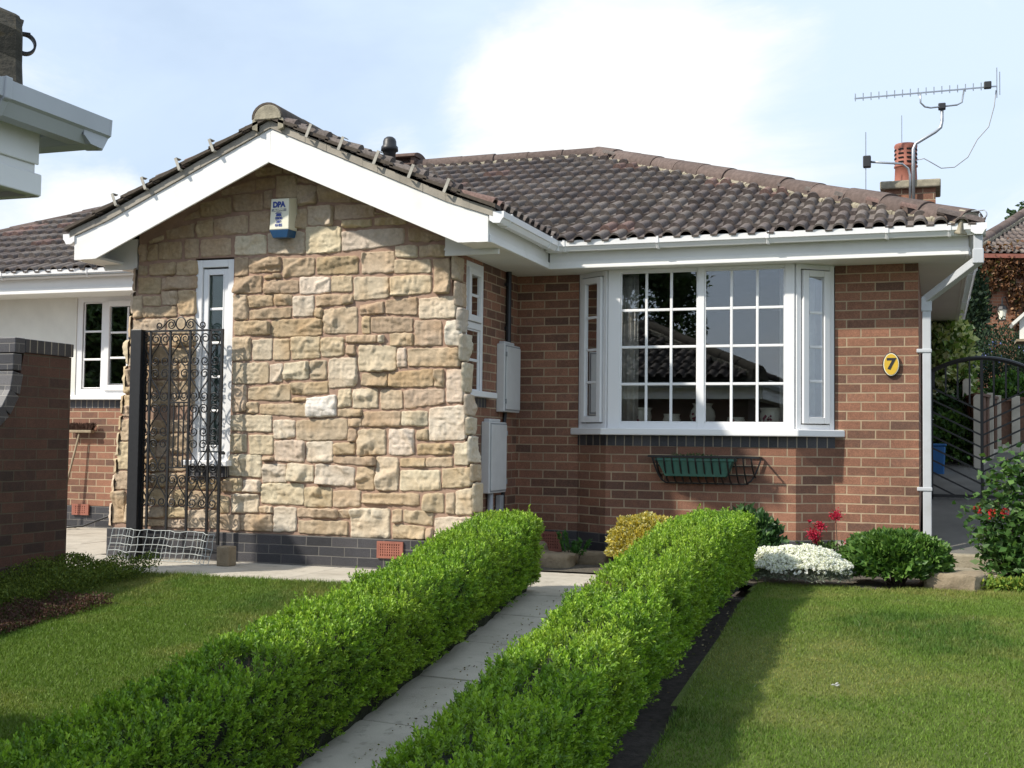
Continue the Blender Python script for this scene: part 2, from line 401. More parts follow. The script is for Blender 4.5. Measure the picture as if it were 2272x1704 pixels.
tag(MB().box(-.02, .60, 10.14, 10.28, -.05, .222).build('kerb_stone', M['kerb'], bevel=.012), 'pale kerb stone edging the side passage beside the downpipe', 'kerb')

# lawns: a turf sheet and the blades on it
def lawn_left(x, y): return (x > -5.95+np.clip((5.9-y), 0, 3)*.10) & (x < -2.7+(8-y)*.03) & (y < 7.70) & (y > 1.2)
def lawn_right(x, y): return (x > -1.17+(8.2-y)*.027) & (y > 1.4) & (y < 8.93+np.clip(x+.4, 0, .9)*.42) & (x < 4.2)
struct(sheet('lawn', -6.1, -2.4, 1.2, 7.72, .08, .004, M['turf'], None, lawn_left))
struct(sheet('lawn', -1.3, 4.2, 1.4, 9.25, .08, .006, M['turf'], None, lawn_right))
def in_view(P, m=1.16):
    d = P-np.array(EYE); z = d@np.array(fw); x = (d@np.array(r2))/z; y = (d@np.array(u2))/z
    return (z > .3) & (np.abs(x) < .4167*m) & (np.abs(y) < .3125*m)
def grass(n, x0, x1, y0, y1, inside, seed):
    g = np.random.default_rng(seed)
    P = np.stack([g.uniform(x0, x1, n), g.uniform(y0, y1, n), np.zeros(n)], 1)
    P = P[inside(P[:, 0], P[:, 1])]; P[:, 2] = gz(P[:, 0], P[:, 1])+.002; P = P[in_view(P)]
    n = len(P); a = vnoise(P, 1.1, 3); b = vnoise(P, 3.7, 5); c = vnoise(P, 14, 8)
    dry = np.clip((a*.55+b*.3+c*.15-.47)*3.8, 0, 1)[:, None]*g.uniform(.2, .95, (n, 1))
    green = np.array([.125, .205, .028]); deep = np.array([.075, .15, .022]); straw = np.array([.31, .27, .09])
    lush = np.clip((vnoise(P, 1.9, 12)-.52)*4, 0, 1)[:, None]
    col = (green*(1-lush)+deep*lush)*(1-dry)+straw*dry
    col = col*g.uniform(.7, 1.35, (n, 1))
    white = g.random(n) < .0012; col[white] = (.45, .43, .36)
    h = g.uniform(.010, .024, n)*(1-.45*dry[:, 0])*(1+.5*lush[:, 0]); th = g.uniform(0, 2*np.pi, n); wd = g.uniform(.0018, .0036, n)
    edge = np.clip(1-(8.9-P[:, 1])/.25, 0, 1) if x0 > -2 else np.clip(1-(7.7-P[:, 1])/.25, 0, 1); h = h*(1+.8*edge)
    s = np.stack([np.cos(th), np.sin(th), 0*th], 1)*wd[:, None]
    ph = g.uniform(0, 2*np.pi, n); ln = g.uniform(.1, 1.1, n)*h
    tip = P+np.stack([np.cos(ph)*ln, np.sin(ph)*ln, h], 1)
    V = np.stack([P-s, P+s, tip], 1).reshape(-1, 3); F = np.arange(3*n).reshape(-1, 3)
    o = raw_mesh('grass', V, F, M['grassblade'], None, False, np.repeat(col, 3, 0)); return o
tag(grass(520000, -6.1, -2.4, 2.6, 7.72, lawn_left, 1), 'short mown grass of the lawn on the left of the hedge, partly shaded', 'grass', kind='stuff')
tag(grass(560000, -1.3, 3.6, 2.6, 9.25, lawn_right, 2), 'short mown grass with dry yellow patches on the right lawn', 'grass', kind='stuff')

# ------------------------------------------------------------------ the bungalow: walls
H = thing('bungalow', 'red brick bungalow with a pale stone gable, white bay window and brown tiled roof', 'house', (-3.4, 10.2, 0))
WY, BY, SY, LY = 10.35, 10.13, 8.8, 11.4
DPC = .285
wl = MB()
bayplan = [(-3.52, WY), (-2.95, WY), (-2.64, BY), (-1.06, BY), (-.77, WY), (-.12, WY), (-.12, 17.2)]
wl.wall(bayplan, DPC, 1.03, .12)
wl.wall([(-3.52, WY), (-2.95, WY)], 1.03, 2.56, .12); wl.wall([(-.77, WY), (-.12, WY), (-.12, 17.2)], 1.03, 2.56, .12)
# return wall of the wing, with the window gap at Y 9.08..9.5
wl.wall([(-3.52, 8.92), (-3.52, WY)], DPC, 1.33, .12)
wl.wall([(-3.52, 8.92), (-3.52, 9.08)], 1.33, 2.56, .12); wl.wall([(-3.52, 9.50), (-3.52, WY)], 1.33, 2.56, .12); wl.wall([(-3.52, 9.08), (-3.52, 9.5)], 2.50, 2.56, .12)
# left part of the house
wl.wall([(-13.0, LY), (-6.3, LY)], DPC+.005, 1.37, .12); wl.wall([(-6.3, LY), (-6.3, 9.0)], DPC, 2.56, .12); wl.wall([(-13, 17.2), (-13, LY)], DPC, 2.56, .12)
wl.wall([(-.12, 17.2), (-13, 17.2)], DPC, 2.56, .12)
wl.build('wall', M['brick'], H)
pl = MB()
k = .004
pl.wall([(-3.52, WY-k), (-2.95, WY-k), (-2.64, BY-k), (-1.06, BY-k), (-.77, WY-k), (-.12+k, WY-k), (-.12+k, 17.2)], -.15, DPC, .12)
pl.wall([(-3.52+k, 8.92), (-3.52+k, WY)], -.15, DPC, .12); pl.wall([(-13.0, LY-k), (-6.3, LY-k)], -.15, DPC, .12); pl.wall([(-6.3-k, LY), (-6.3-k, 9.0)], -.15, DPC, .12)
pl.box(-6.62, -3.30, SY-.045, SY+.12, -.1, .285)
pl.build('plinth', M['blue'], H)
MB().wall([(-2.95, WY-k), (-2.64, BY-k), (-1.06, BY-k), (-.77, WY-k)], 1.03, 1.118, .12).build('brick_on_edge_course', M['soldier'], H)
MB().wall([(-13.0, LY-k), (-6.4, LY-k)], 1.37, 1.46, .1).build('brick_on_edge_course', M['soldier'], H); MB().wall([(-3.52+k, 9.02), (-3.52+k, 9.56)], 1.33, 1.408, .1).build('brick_on_edge_course', M['soldier'], H)
MB().box(-5.84, -5.47, SY-.05, SY+.03, .735, .82).build('brick_on_edge_course', M['soldier'], H)
rp = MB(); rp.wall([(-13.0, LY), (-9.10, LY)], 1.46, 2.62, .1); rp.build('render_panel', M['render'], H)

# stone gable ---------------------------------------------------------------------------------
AX = -4.95                                             # ridge line of the gable
def gabz(x): return 3.46-.44*abs(x-AX)
back = MB()
pts = [(-6.60, .285), (-3.30, .285), (-3.42, 1.3), (-3.56, 2.3)]+[(x, min(gabz(x), 3.4)) for x in (-3.56, -4.2, -4.7, AX, -5.2, -5.7, -6.38)]+[(-6.40, 2.5), (-6.5, 1.5)]
L = [p for p in pts]
# mortar backing with the slit window left open: four pieces round it
def poly_left(z): return -6.60+(z-.285)*(.2/2.2)
def poly_right(z): return -3.32-(z-.285)*(.24/2.2)
back.xz([(poly_left(.285), .285), (poly_right(.285), .285), (poly_right(.80), .80), (poly_left(.80), .80)], SY-.004, SY+.2)
back.xz([(poly_left(.80), .80), (-5.84, .80), (-5.84, 2.55), (poly_left(2.5), 2.55)], SY-.004, SY+.2)
back.xz([(-5.47, .80), (poly_right(.80), .80), (poly_right(2.5), 2.55), (-5.47, 2.55)], SY-.004, SY+.2)
back.xz([(-6.40, 2.55), (-3.56, 2.55), (-3.56, gabz(-3.56)), (AX, gabz(AX)), (-6.40, gabz(-6.40))], SY-.004, SY+.2)
back.build('stone_wall_backing', M['stone_mortar'], H)
STONES = """1725,3279,1956,3275,1958,3215,1727,3208,0;1972,3292,2086,3278,2088,3200,1973,3221,0;1396,3112,1711,3187,1714,3077,1398,3066,0;1719,3187,1899,3187,1901,3098,1721,3094,0;1914,3200,2100,3196,2104,3010,1919,3020,2;2114,3111,2250,3110,2254,2949,2117,2946,2;2108,3185,2267,3137,2267,3130,2109,3129,0;1209,3014,1488,3057,1492,2907,1213,2891,0;1508,3070,1790,3066,1794,2927,1512,2923,0;1802,3076,1877,3089,1881,2930,1806,2930,0;1046,2900,1198,2972,1200,2888,1047,2871,0;1901,2922,2067,2920,2071,2745,1905,2752,1;2091,2919,2200,2917,2204,2749,2094,2765,2;872,2799,1139,2855,1143,2725,874,2722,0;1168,2865,1321,2879,1325,2728,1172,2727,1;1337,2871,1650,2892,1654,2742,1341,2735,1;1666,2919,1862,2913,1866,2743,1670,2745,1;713,2711,839,2775,841,2713,714,2689,0;602,2690,679,2694,684,2547,607,2543,0;692,2682,786,2689,790,2547,697,2547,0;794,2696,1018,2701,1022,2553,799,2550,0;1051,2711,1184,2716,1189,2561,1056,2552,1;1210,2704,1493,2710,1497,2567,1214,2560,1;1537,2722,1827,2720,1830,2561,1541,2562,4;1846,2734,2181,2733,2185,2548,1850,2564,3;599,2514,685,2507,688,2423,602,2426,0;710,2517,964,2530,967,2417,713,2422,0;977,2529,1173,2536,1176,2414,980,2413,0;602,2407,829,2400,833,2262,607,2265,0;841,2400,1168,2404,1171,2299,845,2291,0;2191,2769,2509,2760,2513,2552,2196,2548,4;2516,2722,3062,2724,3064,2590,2520,2552,4;2206,2935,2433,2934,2436,2769,2210,2780,3;2445,2939,2800,2921,2802,2818,2448,2807,2;2527,2798,2772,2803,2773,2743,2528,2749,2;2802,2812,3078,2820,3079,2750,2803,2752,1;2109,3107,2282,3103,2286,2953,2113,2951,2;2307,3102,2600,3052,2602,2948,2310,2963,1;2133,3173,2294,3119,2295,3113,2134,3128,0;2613,2980,2758,2923,2758,2923,2614,2947,0;2807,2861,3113,2802,3113,2792,2807,2834,0;3102,2738,3420,2628,3421,2605,3105,2596,1;1539,2542,1666,2543,1670,2391,1543,2385,0;1672,2532,1965,2536,1968,2411,1675,2411,0;1985,2521,2278,2520,2281,2376,1989,2358,0;2300,2519,2665,2515,2668,2368,2303,2377,0;1543,2380,1798,2392,1802,2241,1547,2240,0;1821,2383,1901,2386,1901,2356,1822,2351,0;1913,2398,1971,2398,1972,2356,1914,2358,0;1818,2343,2137,2341,2140,2233,1821,2232,0;2145,2365,2421,2356,2424,2223,2148,2221,4;2432,2361,2617,2355,2619,2232,2435,2233,2;1544,2230,1671,2227,1676,2030,1550,2022,2;1683,2224,1904,2225,1907,2130,1685,2123,0;1915,2227,2079,2223,2081,2136,1917,2137,0;1686,2105,2075,2123,2078,2031,1688,2024,0;2085,2208,2279,2210,2283,2039,2089,2038,4;2295,2212,2530,2210,2532,2127,2297,2118,0;2538,2212,2622,2213,2624,2139,2540,2131,0;2292,2108,2355,2104,2357,2023,2294,2029,0;1544,2015,1881,2013,1884,1898,1547,1899,1;1895,2018,2354,2023,2357,1885,1899,1878,0;2366,2096,2667,2109,2671,1894,2371,1899,3;1530,1884,1703,1883,1707,1695,1535,1689,2;1720,1860,1905,1865,1909,1695,1724,1695,4;1916,1867,2067,1865,2071,1691,1920,1688,2;2081,1875,2341,1880,2345,1703,2085,1691,3;2352,1870,2553,1869,2557,1720,2356,1708,3;2989,2581,3177,2577,3179,2483,2990,2491,4;3191,2579,3414,2573,3416,2478,3192,2483,2;2699,2537,2982,2546,2985,2371,2702,2368,2;2980,2475,3293,2463,3295,2358,2982,2362,3;3320,2462,3450,2467,3454,2194,3325,2200,1;2631,2351,2937,2337,2940,2173,2634,2155,3;2954,2340,3298,2342,3301,2201,2957,2185,3;2689,2124,2898,2148,2900,2044,2690,2043,0;2912,2154,3184,2172,3186,2028,2914,2044,0;3198,2159,3502,2176,3505,2002,3201,1999,4;2709,2029,2783,2028,2786,1892,2711,1893,0;2790,2028,3145,2013,3147,1898,2793,1898,0;3163,1991,3393,1986,3396,1789,3166,1789,1;3424,1976,3542,1992,3545,1778,3427,1792,6;2575,1882,2839,1881,2840,1820,2576,1820,0;2857,1881,2903,1880,2904,1822,2858,1823,4;2952,1892,3151,1889,3152,1790,2954,1792,0;2682,1807,3011,1793,3014,1596,2686,1593,3;3019,1769,3094,1777,3097,1624,3021,1622,4;3108,1772,3539,1771,3541,1620,3110,1629,1;2580,1804,2652,1803,2654,1725,2581,1726,0;2710,1579,2938,1579,2940,1476,2712,1477,1;2949,1582,3327,1612,3330,1468,2951,1469,0;3336,1608,3414,1602,3416,1467,3338,1470,1;3435,1602,3571,1606,3575,1349,3439,1349,3;2640,1453,2856,1455,2859,1303,2643,1298,4;2883,1447,3069,1447,3072,1296,2885,1296,2;3084,1452,3422,1455,3424,1337,3087,1294,1;2727,1278,3059,1280,3061,1160,2729,1158,0;3064,1277,3286,1283,3288,1167,3066,1167,4;3294,1304,3596,1331,3600,1061,3298,1048,4;2602,1217,2722,1223,2724,1158,2603,1154,1;2604,1133,2679,1138,2681,1039,2606,1036,0;2692,1136,2930,1140,2934,939,2696,926,3;2957,1138,3170,1144,3174,940,2960,937,4;3191,1135,3294,1141,3295,1055,3192,1057,1;1536,1672,1878,1674,1882,1500,1540,1501,3;1887,1657,2005,1663,2008,1514,1891,1505,4;2013,1665,2241,1680,2244,1533,2016,1529,4;2257,1683,2403,1684,2406,1527,2261,1530,2;2419,1696,2667,1708,2672,1475,2424,1458,4;1535,1491,1672,1493,1678,1275,1540,1265,2;1693,1470,2081,1499,2085,1358,1696,1365,2;2092,1504,2420,1517,2422,1419,2095,1407,1;2101,1385,2231,1387,2231,1358,2101,1355,0;2236,1385,2493,1407,2496,1234,2240,1230,6;2508,1448,2626,1458,2629,1312,2511,1302,3;1679,1348,1790,1350,1792,1258,1681,1255,2;1804,1335,2232,1343,2234,1228,1806,1251,2;1535,1242,1917,1246,1920,1107,1539,1114,4;1933,1202,2130,1208,2133,1060,1936,1053,4;2140,1208,2599,1222,2602,1050,2144,1040,2;1533,1089,1685,1088,1689,936,1537,936,3;1711,1081,1935,1083,1938,924,1715,921,3;1944,1038,2216,1041,2220,867,1948,870,3;2236,1034,2473,1039,2477,874,2239,873,4;2482,1022,2667,1029,2669,935,2484,932,1;2511,1295,2721,1295,2722,1235,2513,1232,1;1521,919,1829,921,1833,735,1525,744,4;1837,909,1936,910,1937,876,1838,872,0;2478,921,2845,922,2846,847,2480,863,1;1839,847,2060,848,2064,701,1843,696,4;2074,858,2303,848,2306,709,2077,713,4;2319,860,2666,835,2669,681,2323,697,4;1491,723,1649,727,1652,620,1494,613,2;1663,717,1822,715,1825,616,1666,620,4;1829,691,2221,695,2225,524,1833,528,4;2227,670,2473,674,2476,514,2231,512,3;2481,650,2722,658,2725,528,2484,514,2;1449,582,1535,579,1539,440,1453,437,2;1555,597,1811,601,1815,453,1559,445,4;1822,508,1937,508,1938,454,1823,453,2;1951,504,2157,507,2161,314,1956,300,4;2168,505,2528,498,2529,431,2170,429,1;2533,499,2630,499,2631,434,2534,436,1;1453,427,1637,428,1640,301,1456,307,2;1648,433,1941,442,1945,300,1651,304,1;2178,405,2618,414,2620,294,2181,298,1;2643,509,2976,521,2980,286,2648,286,4;2685,840,2839,838,2842,658,2688,662,1;2853,924,3042,918,3046,661,2858,661,3;3057,915,3272,921,3273,850,3059,844,1;3277,921,3498,929,3499,852,3278,848,1;3059,820,3396,827,3398,672,3062,659,4;3201,1027,3492,1032,3493,946,3202,944,1;3509,1037,3630,1043,3632,866,3512,869,4;3411,839,3648,852,3650,703,3413,688,2;2737,634,3225,646,3227,547,2738,557,1;3259,642,3429,651,3432,497,3261,510,2;3444,652,3520,656,3523,492,3447,497,2;3527,672,3665,694,3668,494,3530,490,3;3002,512,3083,517,3084,420,3004,413,2;3093,515,3343,503,3344,395,3095,416,2;3002,401,3275,393,3277,295,3004,285,2;3281,375,3342,377,3344,288,3282,285,1;3356,466,3688,477,3691,296,3359,284,4;561,2252,645,2253,651,2062,567,2064,1;660,2243,827,2242,829,2161,663,2162,0;841,2277,990,2282,994,2160,844,2167,2;1002,2285,1165,2284,1170,2079,1007,2080,1;644,2149,990,2154,993,2067,647,2062,0;552,2051,881,2050,885,1922,555,1928,2;904,2050,1163,2064,1168,1917,908,1921,2;544,1915,674,1916,677,1835,547,1837,2;528,1824,677,1822,682,1641,534,1643,2;511,1630,683,1628,687,1493,516,1494,2;504,1481,687,1480,689,1419,506,1419,0;495,1410,690,1410,694,1255,500,1255,2;685,1916,900,1912,903,1832,688,1835,1;915,1912,1168,1907,1170,1815,918,1819,0;688,1822,726,1821,730,1692,692,1693,1;738,1821,918,1819,922,1691,741,1692,0;941,1806,1171,1802,1174,1685,944,1687,1;693,1677,817,1676,821,1544,697,1545,0;829,1675,1019,1674,1023,1543,833,1544,1;1034,1674,1174,1672,1178,1542,1038,1543,1;693,1529,807,1528,810,1429,697,1426,1;822,1528,1023,1527,1026,1428,825,1429,1;1035,1527,1175,1526,1178,1428,1037,1428,0;690,1410,930,1412,933,1320,692,1316,1;945,1412,1174,1415,1177,1317,948,1317,1;479,1319,660,1319,663,1227,482,1226,2;464,1202,673,1203,679,1022,469,1020,2;436,1008,679,1010,686,782,444,778,2;425,761,687,766,691,611,430,609,1;397,592,531,595,539,327,405,326,1;548,499,695,503,700,332,553,327,2;683,1199,899,1200,902,1096,686,1095,1;918,1200,1131,1201,1133,1102,921,1101,1;686,1079,940,1081,941,1025,688,1022,1;958,1085,1161,1087,1166,925,963,922,2;689,1006,811,1008,815,888,692,886,2;825,1008,942,1009,945,890,829,889,2;693,870,909,874,912,771,696,767,0;927,898,1121,901,1124,775,930,771,0;697,747,772,752,775,641,700,639,1;786,752,921,759,925,644,789,641,2;935,755,1116,759,1119,649,939,644,1;1135,708,1453,715,1455,633,1138,625,1;705,619,916,624,920,490,709,484,2;933,620,1009,622,1013,492,937,490,1;1023,623,1119,625,1123,495,1026,492,0;1138,610,1339,614,1342,478,1142,472,2;1357,611,1429,613,1433,480,1360,478,1;696,467,920,474,923,391,698,384,2;939,474,1124,479,1126,393,942,387,2;1141,456,1334,462,1338,310,1145,303,3;1352,459,1424,461,1428,313,1356,311,2;699,368,923,375,925,312,701,308,2;942,372,1126,377,1128,307,944,305,3;1467,703,1561,705,1563,616,1469,614,1"""
TONE = {0: (.435, .335, .225), 1: (.455, .355, .245), 2: (.49, .395, .28), 3: (.53, .44, .325), 4: (.58, .50, .385), 5: (.58, .515, .41), 6: (.66, .62, .53)}
def stone_patch(C, tone, g, V, F, Cc, depth=.036, nrm=(0, -1, 0)):
    """one rock-faced stone: chiselled planes inside a rough rectangle of four corners (3-D, anticlockwise from top left)"""
    C = np.array(C, float); nrm = np.array(nrm, float); C = C+(C-C.mean(0))/np.abs(C-C.mean(0)).max(0).clip(1e-3)*.0075*(1-np.abs(nrm))
    wd = (np.linalg.norm(C[1]-C[0])+np.linalg.norm(C[2]-C[3]))/2; ht = (np.linalg.norm(C[3]-C[0])+np.linalg.norm(C[2]-C[1]))/2
    nx = int(np.clip(wd/.0085, 5, 52)); ny = int(np.clip(ht/.0085, 5, 40))
    S, T_ = np.meshgrid(np.linspace(0, 1, nx), np.linspace(0, 1, ny))
    P = (C[0][None, None]*((1-S)*(1-T_))[..., None]+C[1]*(S*(1-T_))[..., None]+C[2]*(S*T_)[..., None]+C[3]*((1-S)*T_)[..., None])
    de = np.minimum(np.minimum(S, 1-S)*wd, np.minimum(T_, 1-T_)*ht)
    h = np.full(S.shape, 1e9)
    for _ in range(g.integers(5, 10)):
        cx, cy = g.uniform(.05, .95, 2); th = g.uniform(0, 2*np.pi); sl = g.uniform(.05, .75)
        h = np.minimum(h, g.uniform(.8, 1.35)*depth-sl*((S-cx)*wd*np.cos(th)+(T_-cy)*ht*np.sin(th)))
    h2 = np.full(S.shape, 1e9)
    for _ in range(g.integers(4, 8)):
        cx, cy = g.uniform(.0, 1., 2); th = g.uniform(0, 2*np.pi); sl = g.uniform(.2, 1.0)
        h2 = np.minimum(h2, g.uniform(.9, 1.5)*depth-sl*((S-cx)*wd*np.cos(th)+(T_-cy)*ht*np.sin(th)))
    h = np.maximum(h, h2)
    h = np.clip(h, depth*.35, depth*1.55)
    h = h+(np.abs(vnoise(P, 26, 3)-.5)-.12)*.026+(vnoise(P, 90, 4)-.5)*.007+(np.abs(vnoise(P, 13, 9)-.5)-.12)*.026
    rim = np.clip(de/.010, 0, 1)**.5
    h = np.maximum(h, .011)*rim-.012*(1-np.clip(de/.004, 0, 1))
    jit = (vnoise(P, 30, 5)-.5)*.014; jit2 = (vnoise(P, 30, 6)-.5)*.014
    ux = (C[1]-C[0])/max(wd, 1e-6); uz = (C[0]-C[3])/max(ht, 1e-6)
    r0 = (1-np.clip(de/.03, 0, 1))[..., None]
    cr = (((S-.5)*2)**8*((T_-.5)*2)**8)[..., None]
    P = P+ux*(jit[..., None]*r0)+uz*(jit2[..., None]*r0)-(ux*np.sign(S-.5)[..., None]+uz*np.sign(.5-T_)[..., None])*cr*.014
    P = P+nrm*h[..., None]
    b = sum(len(v) for v in V); i = np.arange(nx*ny).reshape(ny, nx)+b
    F.append(np.stack([i[:-1, :-1], i[1:, :-1], i[1:, 1:], i[:-1, 1:]], -1).reshape(-1, 4)); V.append(P.reshape(-1, 3))
    base = np.array(TONE[tone])*g.uniform(.9, 1.1)*np.array([1, g.uniform(.98, 1.02), g.uniform(.94, 1.06)])
    lo = np.array([.95, .88, .80]) if tone < 4 else np.array([.95, .90, .85])
    mix = np.clip((vnoise(P.reshape(-1, 3), 9, 21)-.4)*2.2, 0, 1)[:, None]
    Cc.append(base*(1-mix)+base*lo*mix)
sv, sf, scol = [], [], []
g0 = np.random.default_rng(5)
for row in STONES.split(';'):
    q = [int(x) for x in row.split(',')]
    C = [((q[2*i]-7000)/1000, SY, q[2*i+1]/1000) for i in range(4)]
    cz = sum(c[2] for c in C)/4; cx = sum(c[0] for c in C)/4
    if max(c[2] for c in C) > gabz(cx)+.03: C = [(c[0], c[1], min(c[2], gabz(c[0])-.005)) for c in C]
    if abs(C[0][2]-C[3][2]) < .02: continue
    stone_patch(C, q[8], g0, sv, sf, scol)
# the returned ends of the stone facing
z = .29
while z < 2.46:
    hgt = min(g0.uniform(.12, .26), 2.5-z); x = poly_right(z+hgt/2)+.035
    stone_patch([(x, SY-.02, z+hgt-.012), (x, SY+.17+g0.uniform(-.03, .03), z+hgt-.012), (x, SY+.17+g0.uniform(-.03, .03), z+.006), (x, SY-.02, z+.006)], int(g0.integers(2, 6)), g0, sv, sf, scol, .03, (1, 0, 0))
    x = poly_left(z+hgt/2)-.02
    stone_patch([(x, SY+.17, z+hgt-.012), (x, SY-.02, z+hgt-.012), (x, SY-.02, z+.006), (x, SY+.17, z+.006)], int(g0.integers(1, 4)), g0, sv, sf, scol, .03, (-1, 0, 0))
    z += hgt
raw_mesh('stone_facing', np.concatenate(sv), np.concatenate(sf), M['stone'], H, False, np.concatenate(scol))
gw = MB(); gw.xz([(-6.3, .285), (-3.52, .285), (-3.52, gabz(-3.52)-.03), (AX, gabz(AX)-.03), (-6.3, gabz(-6.3)-.03)][::1], SY+.36, SY+.42)
# (inner leaf has an opening for the slit window, so it is made of two halves)
gw = MB(); gw.xz([(-6.3, 0), (-5.9, 0), (-5.9, 2.62), (-6.3, 2.62)], SY+.2, SY+.26); gw.xz([(-5.4, 0), (-3.55, 0), (-3.55, 2.62), (-5.4, 2.62)], SY+.2, SY+.26)
gw.build('inner_wall', M['dark'], H)
# ------------------------------------------------------------------ windows
def frameP(O, U, Nn):
    O, U, Nn = Vector((*O, 0)), Vector((*U, 0)).normalized(), Vector((*Nn, 0)).normalized()
    return lambda u, d, z: O+U*u+Nn*d+Vector((0, 0, z))
def ring(mb, P, u0, u1, z0, z1, wd, d0, d1, wb=None, wt=None):
    wb = wb or wd; wt = wt or wd
    mb.mbox(P, u0, u0+wd, d0, d1, z0, z1); mb.mbox(P, u1-wd, u1, d0, d1, z0, z1)
    mb.mbox(P, u0+wd, u1-wd, d0, d1, z0, z0+wb); mb.mbox(P, u0+wd, u1-wd, d0, d1, z1-wt, z1)
def light(fr, panes, P, u0, u1, z0, z1, cols, rows, d=-.018, bw=.011, mat='glass'):
    """glazing bars into the frame mesh, the glass as a pane"""
    for i in range(1, cols): u = u0+(u1-u0)*i/cols; fr.mbox(P, u-bw, u+bw, d-.012, d+.010, z0, z1)
    for j in range(1, rows):
        z = z0+(z1-z0)*j/rows
        us = [u0]+[u0+(u1-u0)*i/cols for i in range(1, cols)]+[u1]
        for a, b in zip(us[:-1], us[1:]): fr.mbox(P, a+(bw if a > u0 else 0), b-(bw if b < u1 else 0), d-.012, d+.010, z-bw, z+bw)
    g = MB(); g.mbox(P, u0-.006, u1+.006, d-.004, d+.002, z0-.006, z1+.006); panes.append((g, mat))
    bd = .012                                        # rubber and bevelled bead round the glass
    for a, b, c, e in ((u0-bd, u0, z0-bd, z1+bd), (u1, u1+bd, z0-bd, z1+bd), (u0, u1, z0-bd, z0), (u0, u1, z1, z1+bd)): fr.mbox(P, a, b, -.02, -.008, c, e)
def finish(name, fr, panes, label=None, bevel=.004):
    o = fr.build(name, M['upvc'], H, bevel=bevel)
    for g, m in panes: g.build('pane', M[m], o)
    return o
# bay window
fr, pn = MB(), []
P = frameP((-2.64, BY-.002), (1, 0), (0, -1)); Z0, Z1 = 1.177, 2.526
for a, b in ((.012, .118), (.778, .834), (1.492, 1.568)): fr.mbox(P, a, b, -.06, 0, Z0, Z1)
for a, b in ((.118, .778), (.834, 1.492)):
    fr.mbox(P, a, b, -.06, 0, Z0, Z0+.048); fr.mbox(P, a, b, -.06, 0, 2.50, Z1)
    light(fr, pn, P, a+.012, b-.012, 1.237, 2.488, 3, 4)
for O, U, Nn in (((-2.95, WY-.002), (.31, -.22), (-.22, -.31)), ((-1.06, BY-.002), (.29, .22), (.22, -.29))):
    P = frameP(O, U, Nn); Lw = math.hypot(*U)
    ring(fr, P, .006, Lw-.006, Z0, Z1, .042, -.06, 0)
    ring(fr, P, .058, Lw-.058, Z0+.05, Z1-.05, .052, -.045, .022)
    light(fr, pn, P, .122, Lw-.122, Z0+.115, Z1-.115, 1, 4, d=.0)
bay = finish('bay_window', fr, pn)
sl = MB(); sl.xy([(-3.02, WY), (-2.665, BY-.085), (-1.035, BY-.085), (-.69, WY), (-.75, WY+.05), (-1.06, BY+.06), (-2.64, BY+.06), (-2.96, WY+.05)][::-1], 1.120, 1.178)
sl.build('sill', M['upvc'], bay, bevel=.008)
ib = MB(); ib.xy([(-2.9, WY+.03), (-2.62, BY+.05), (-1.08, BY+.05), (-.8, WY+.03), (-.8, 10.62), (-2.9, 10.62)][::-1], 1.17, 1.20); ib.build('window_board', M['upvc'], bay)
# slit window in the stone gable
fr, pn = MB(), []
P = frameP((-5.84, SY+.012), (1, 0), (0, -1))
ring(fr, P, 0, .372, .87, 2.535, .062, -.09, .005); ring(fr, P, .066, .306, .945, 2.46, .04, -.06, -.012)
light(fr, pn, P, .118, .254, .985+.01, 2.41, 1, 5, d=-.04, bw=.010, mat='slitglass')
slit = finish('slit_window', fr, pn)
MB().box(-5.87, -5.44, SY-.10, SY+.04, .825, .870).build('sill', M['upvc'], slit, bevel=.006)
# left window
fr, pn = MB(), []
P = frameP((-9.10, LY+.01), (1, 0), (0, -1))
ring(fr, P, 0, 2.1, 1.51, 2.625, .075, -.07, 0, .07, .07); fr.mbox(P, .335, .40, -.07, 0, 1.58, 2.555)
light(fr, pn, P, .10, .322, 1.60, 2.54, 1, 3)
ring(fr, P, .385, 1.20, 1.565, 2.56, .06, -.05, .022); light(fr, pn, P, .445+.012, 1.128, 1.645, 2.49, 3, 3, d=0)
fr.mbox(P, 1.21, 1.26, -.07, 0, 1.58, 2.555); light(fr, pn, P, 1.28, 2.01, 1.60, 2.54, 3, 3)
lw = finish('left_window', fr, pn); lw.name = 'casement_window'
MB().box(-9.24, -6.9, LY-.07, LY+.05, 1.462, 1.508).build('sill', M['upvc'], lw, bevel=.006)
# small window in the side of the wing
fr, pn = MB(), []
P = frameP((-3.52-.01, 9.08), (0, 1), (1, 0))
ring(fr, P, 0, .42, 1.41, 2.50, .05, -.06, 0); fr.mbox(P, .05, .37, -.06, 0, 1.96, 2.015)
ring(fr, P, .055, .365, 2.02, 2.445, .05, -.05, .02); light(fr, pn, P, .117, .303, 2.082, 2.383, 1, 2, d=0)
light(fr, pn, P, .075, .345, 1.475, 1.945, 1, 2)
sw = finish('side_window', fr, pn)
MB().box(-3.53, -3.44, 9.0, 9.62, 1.408, 1.455).build('sill', M['upvc'], sw, bevel=.005)
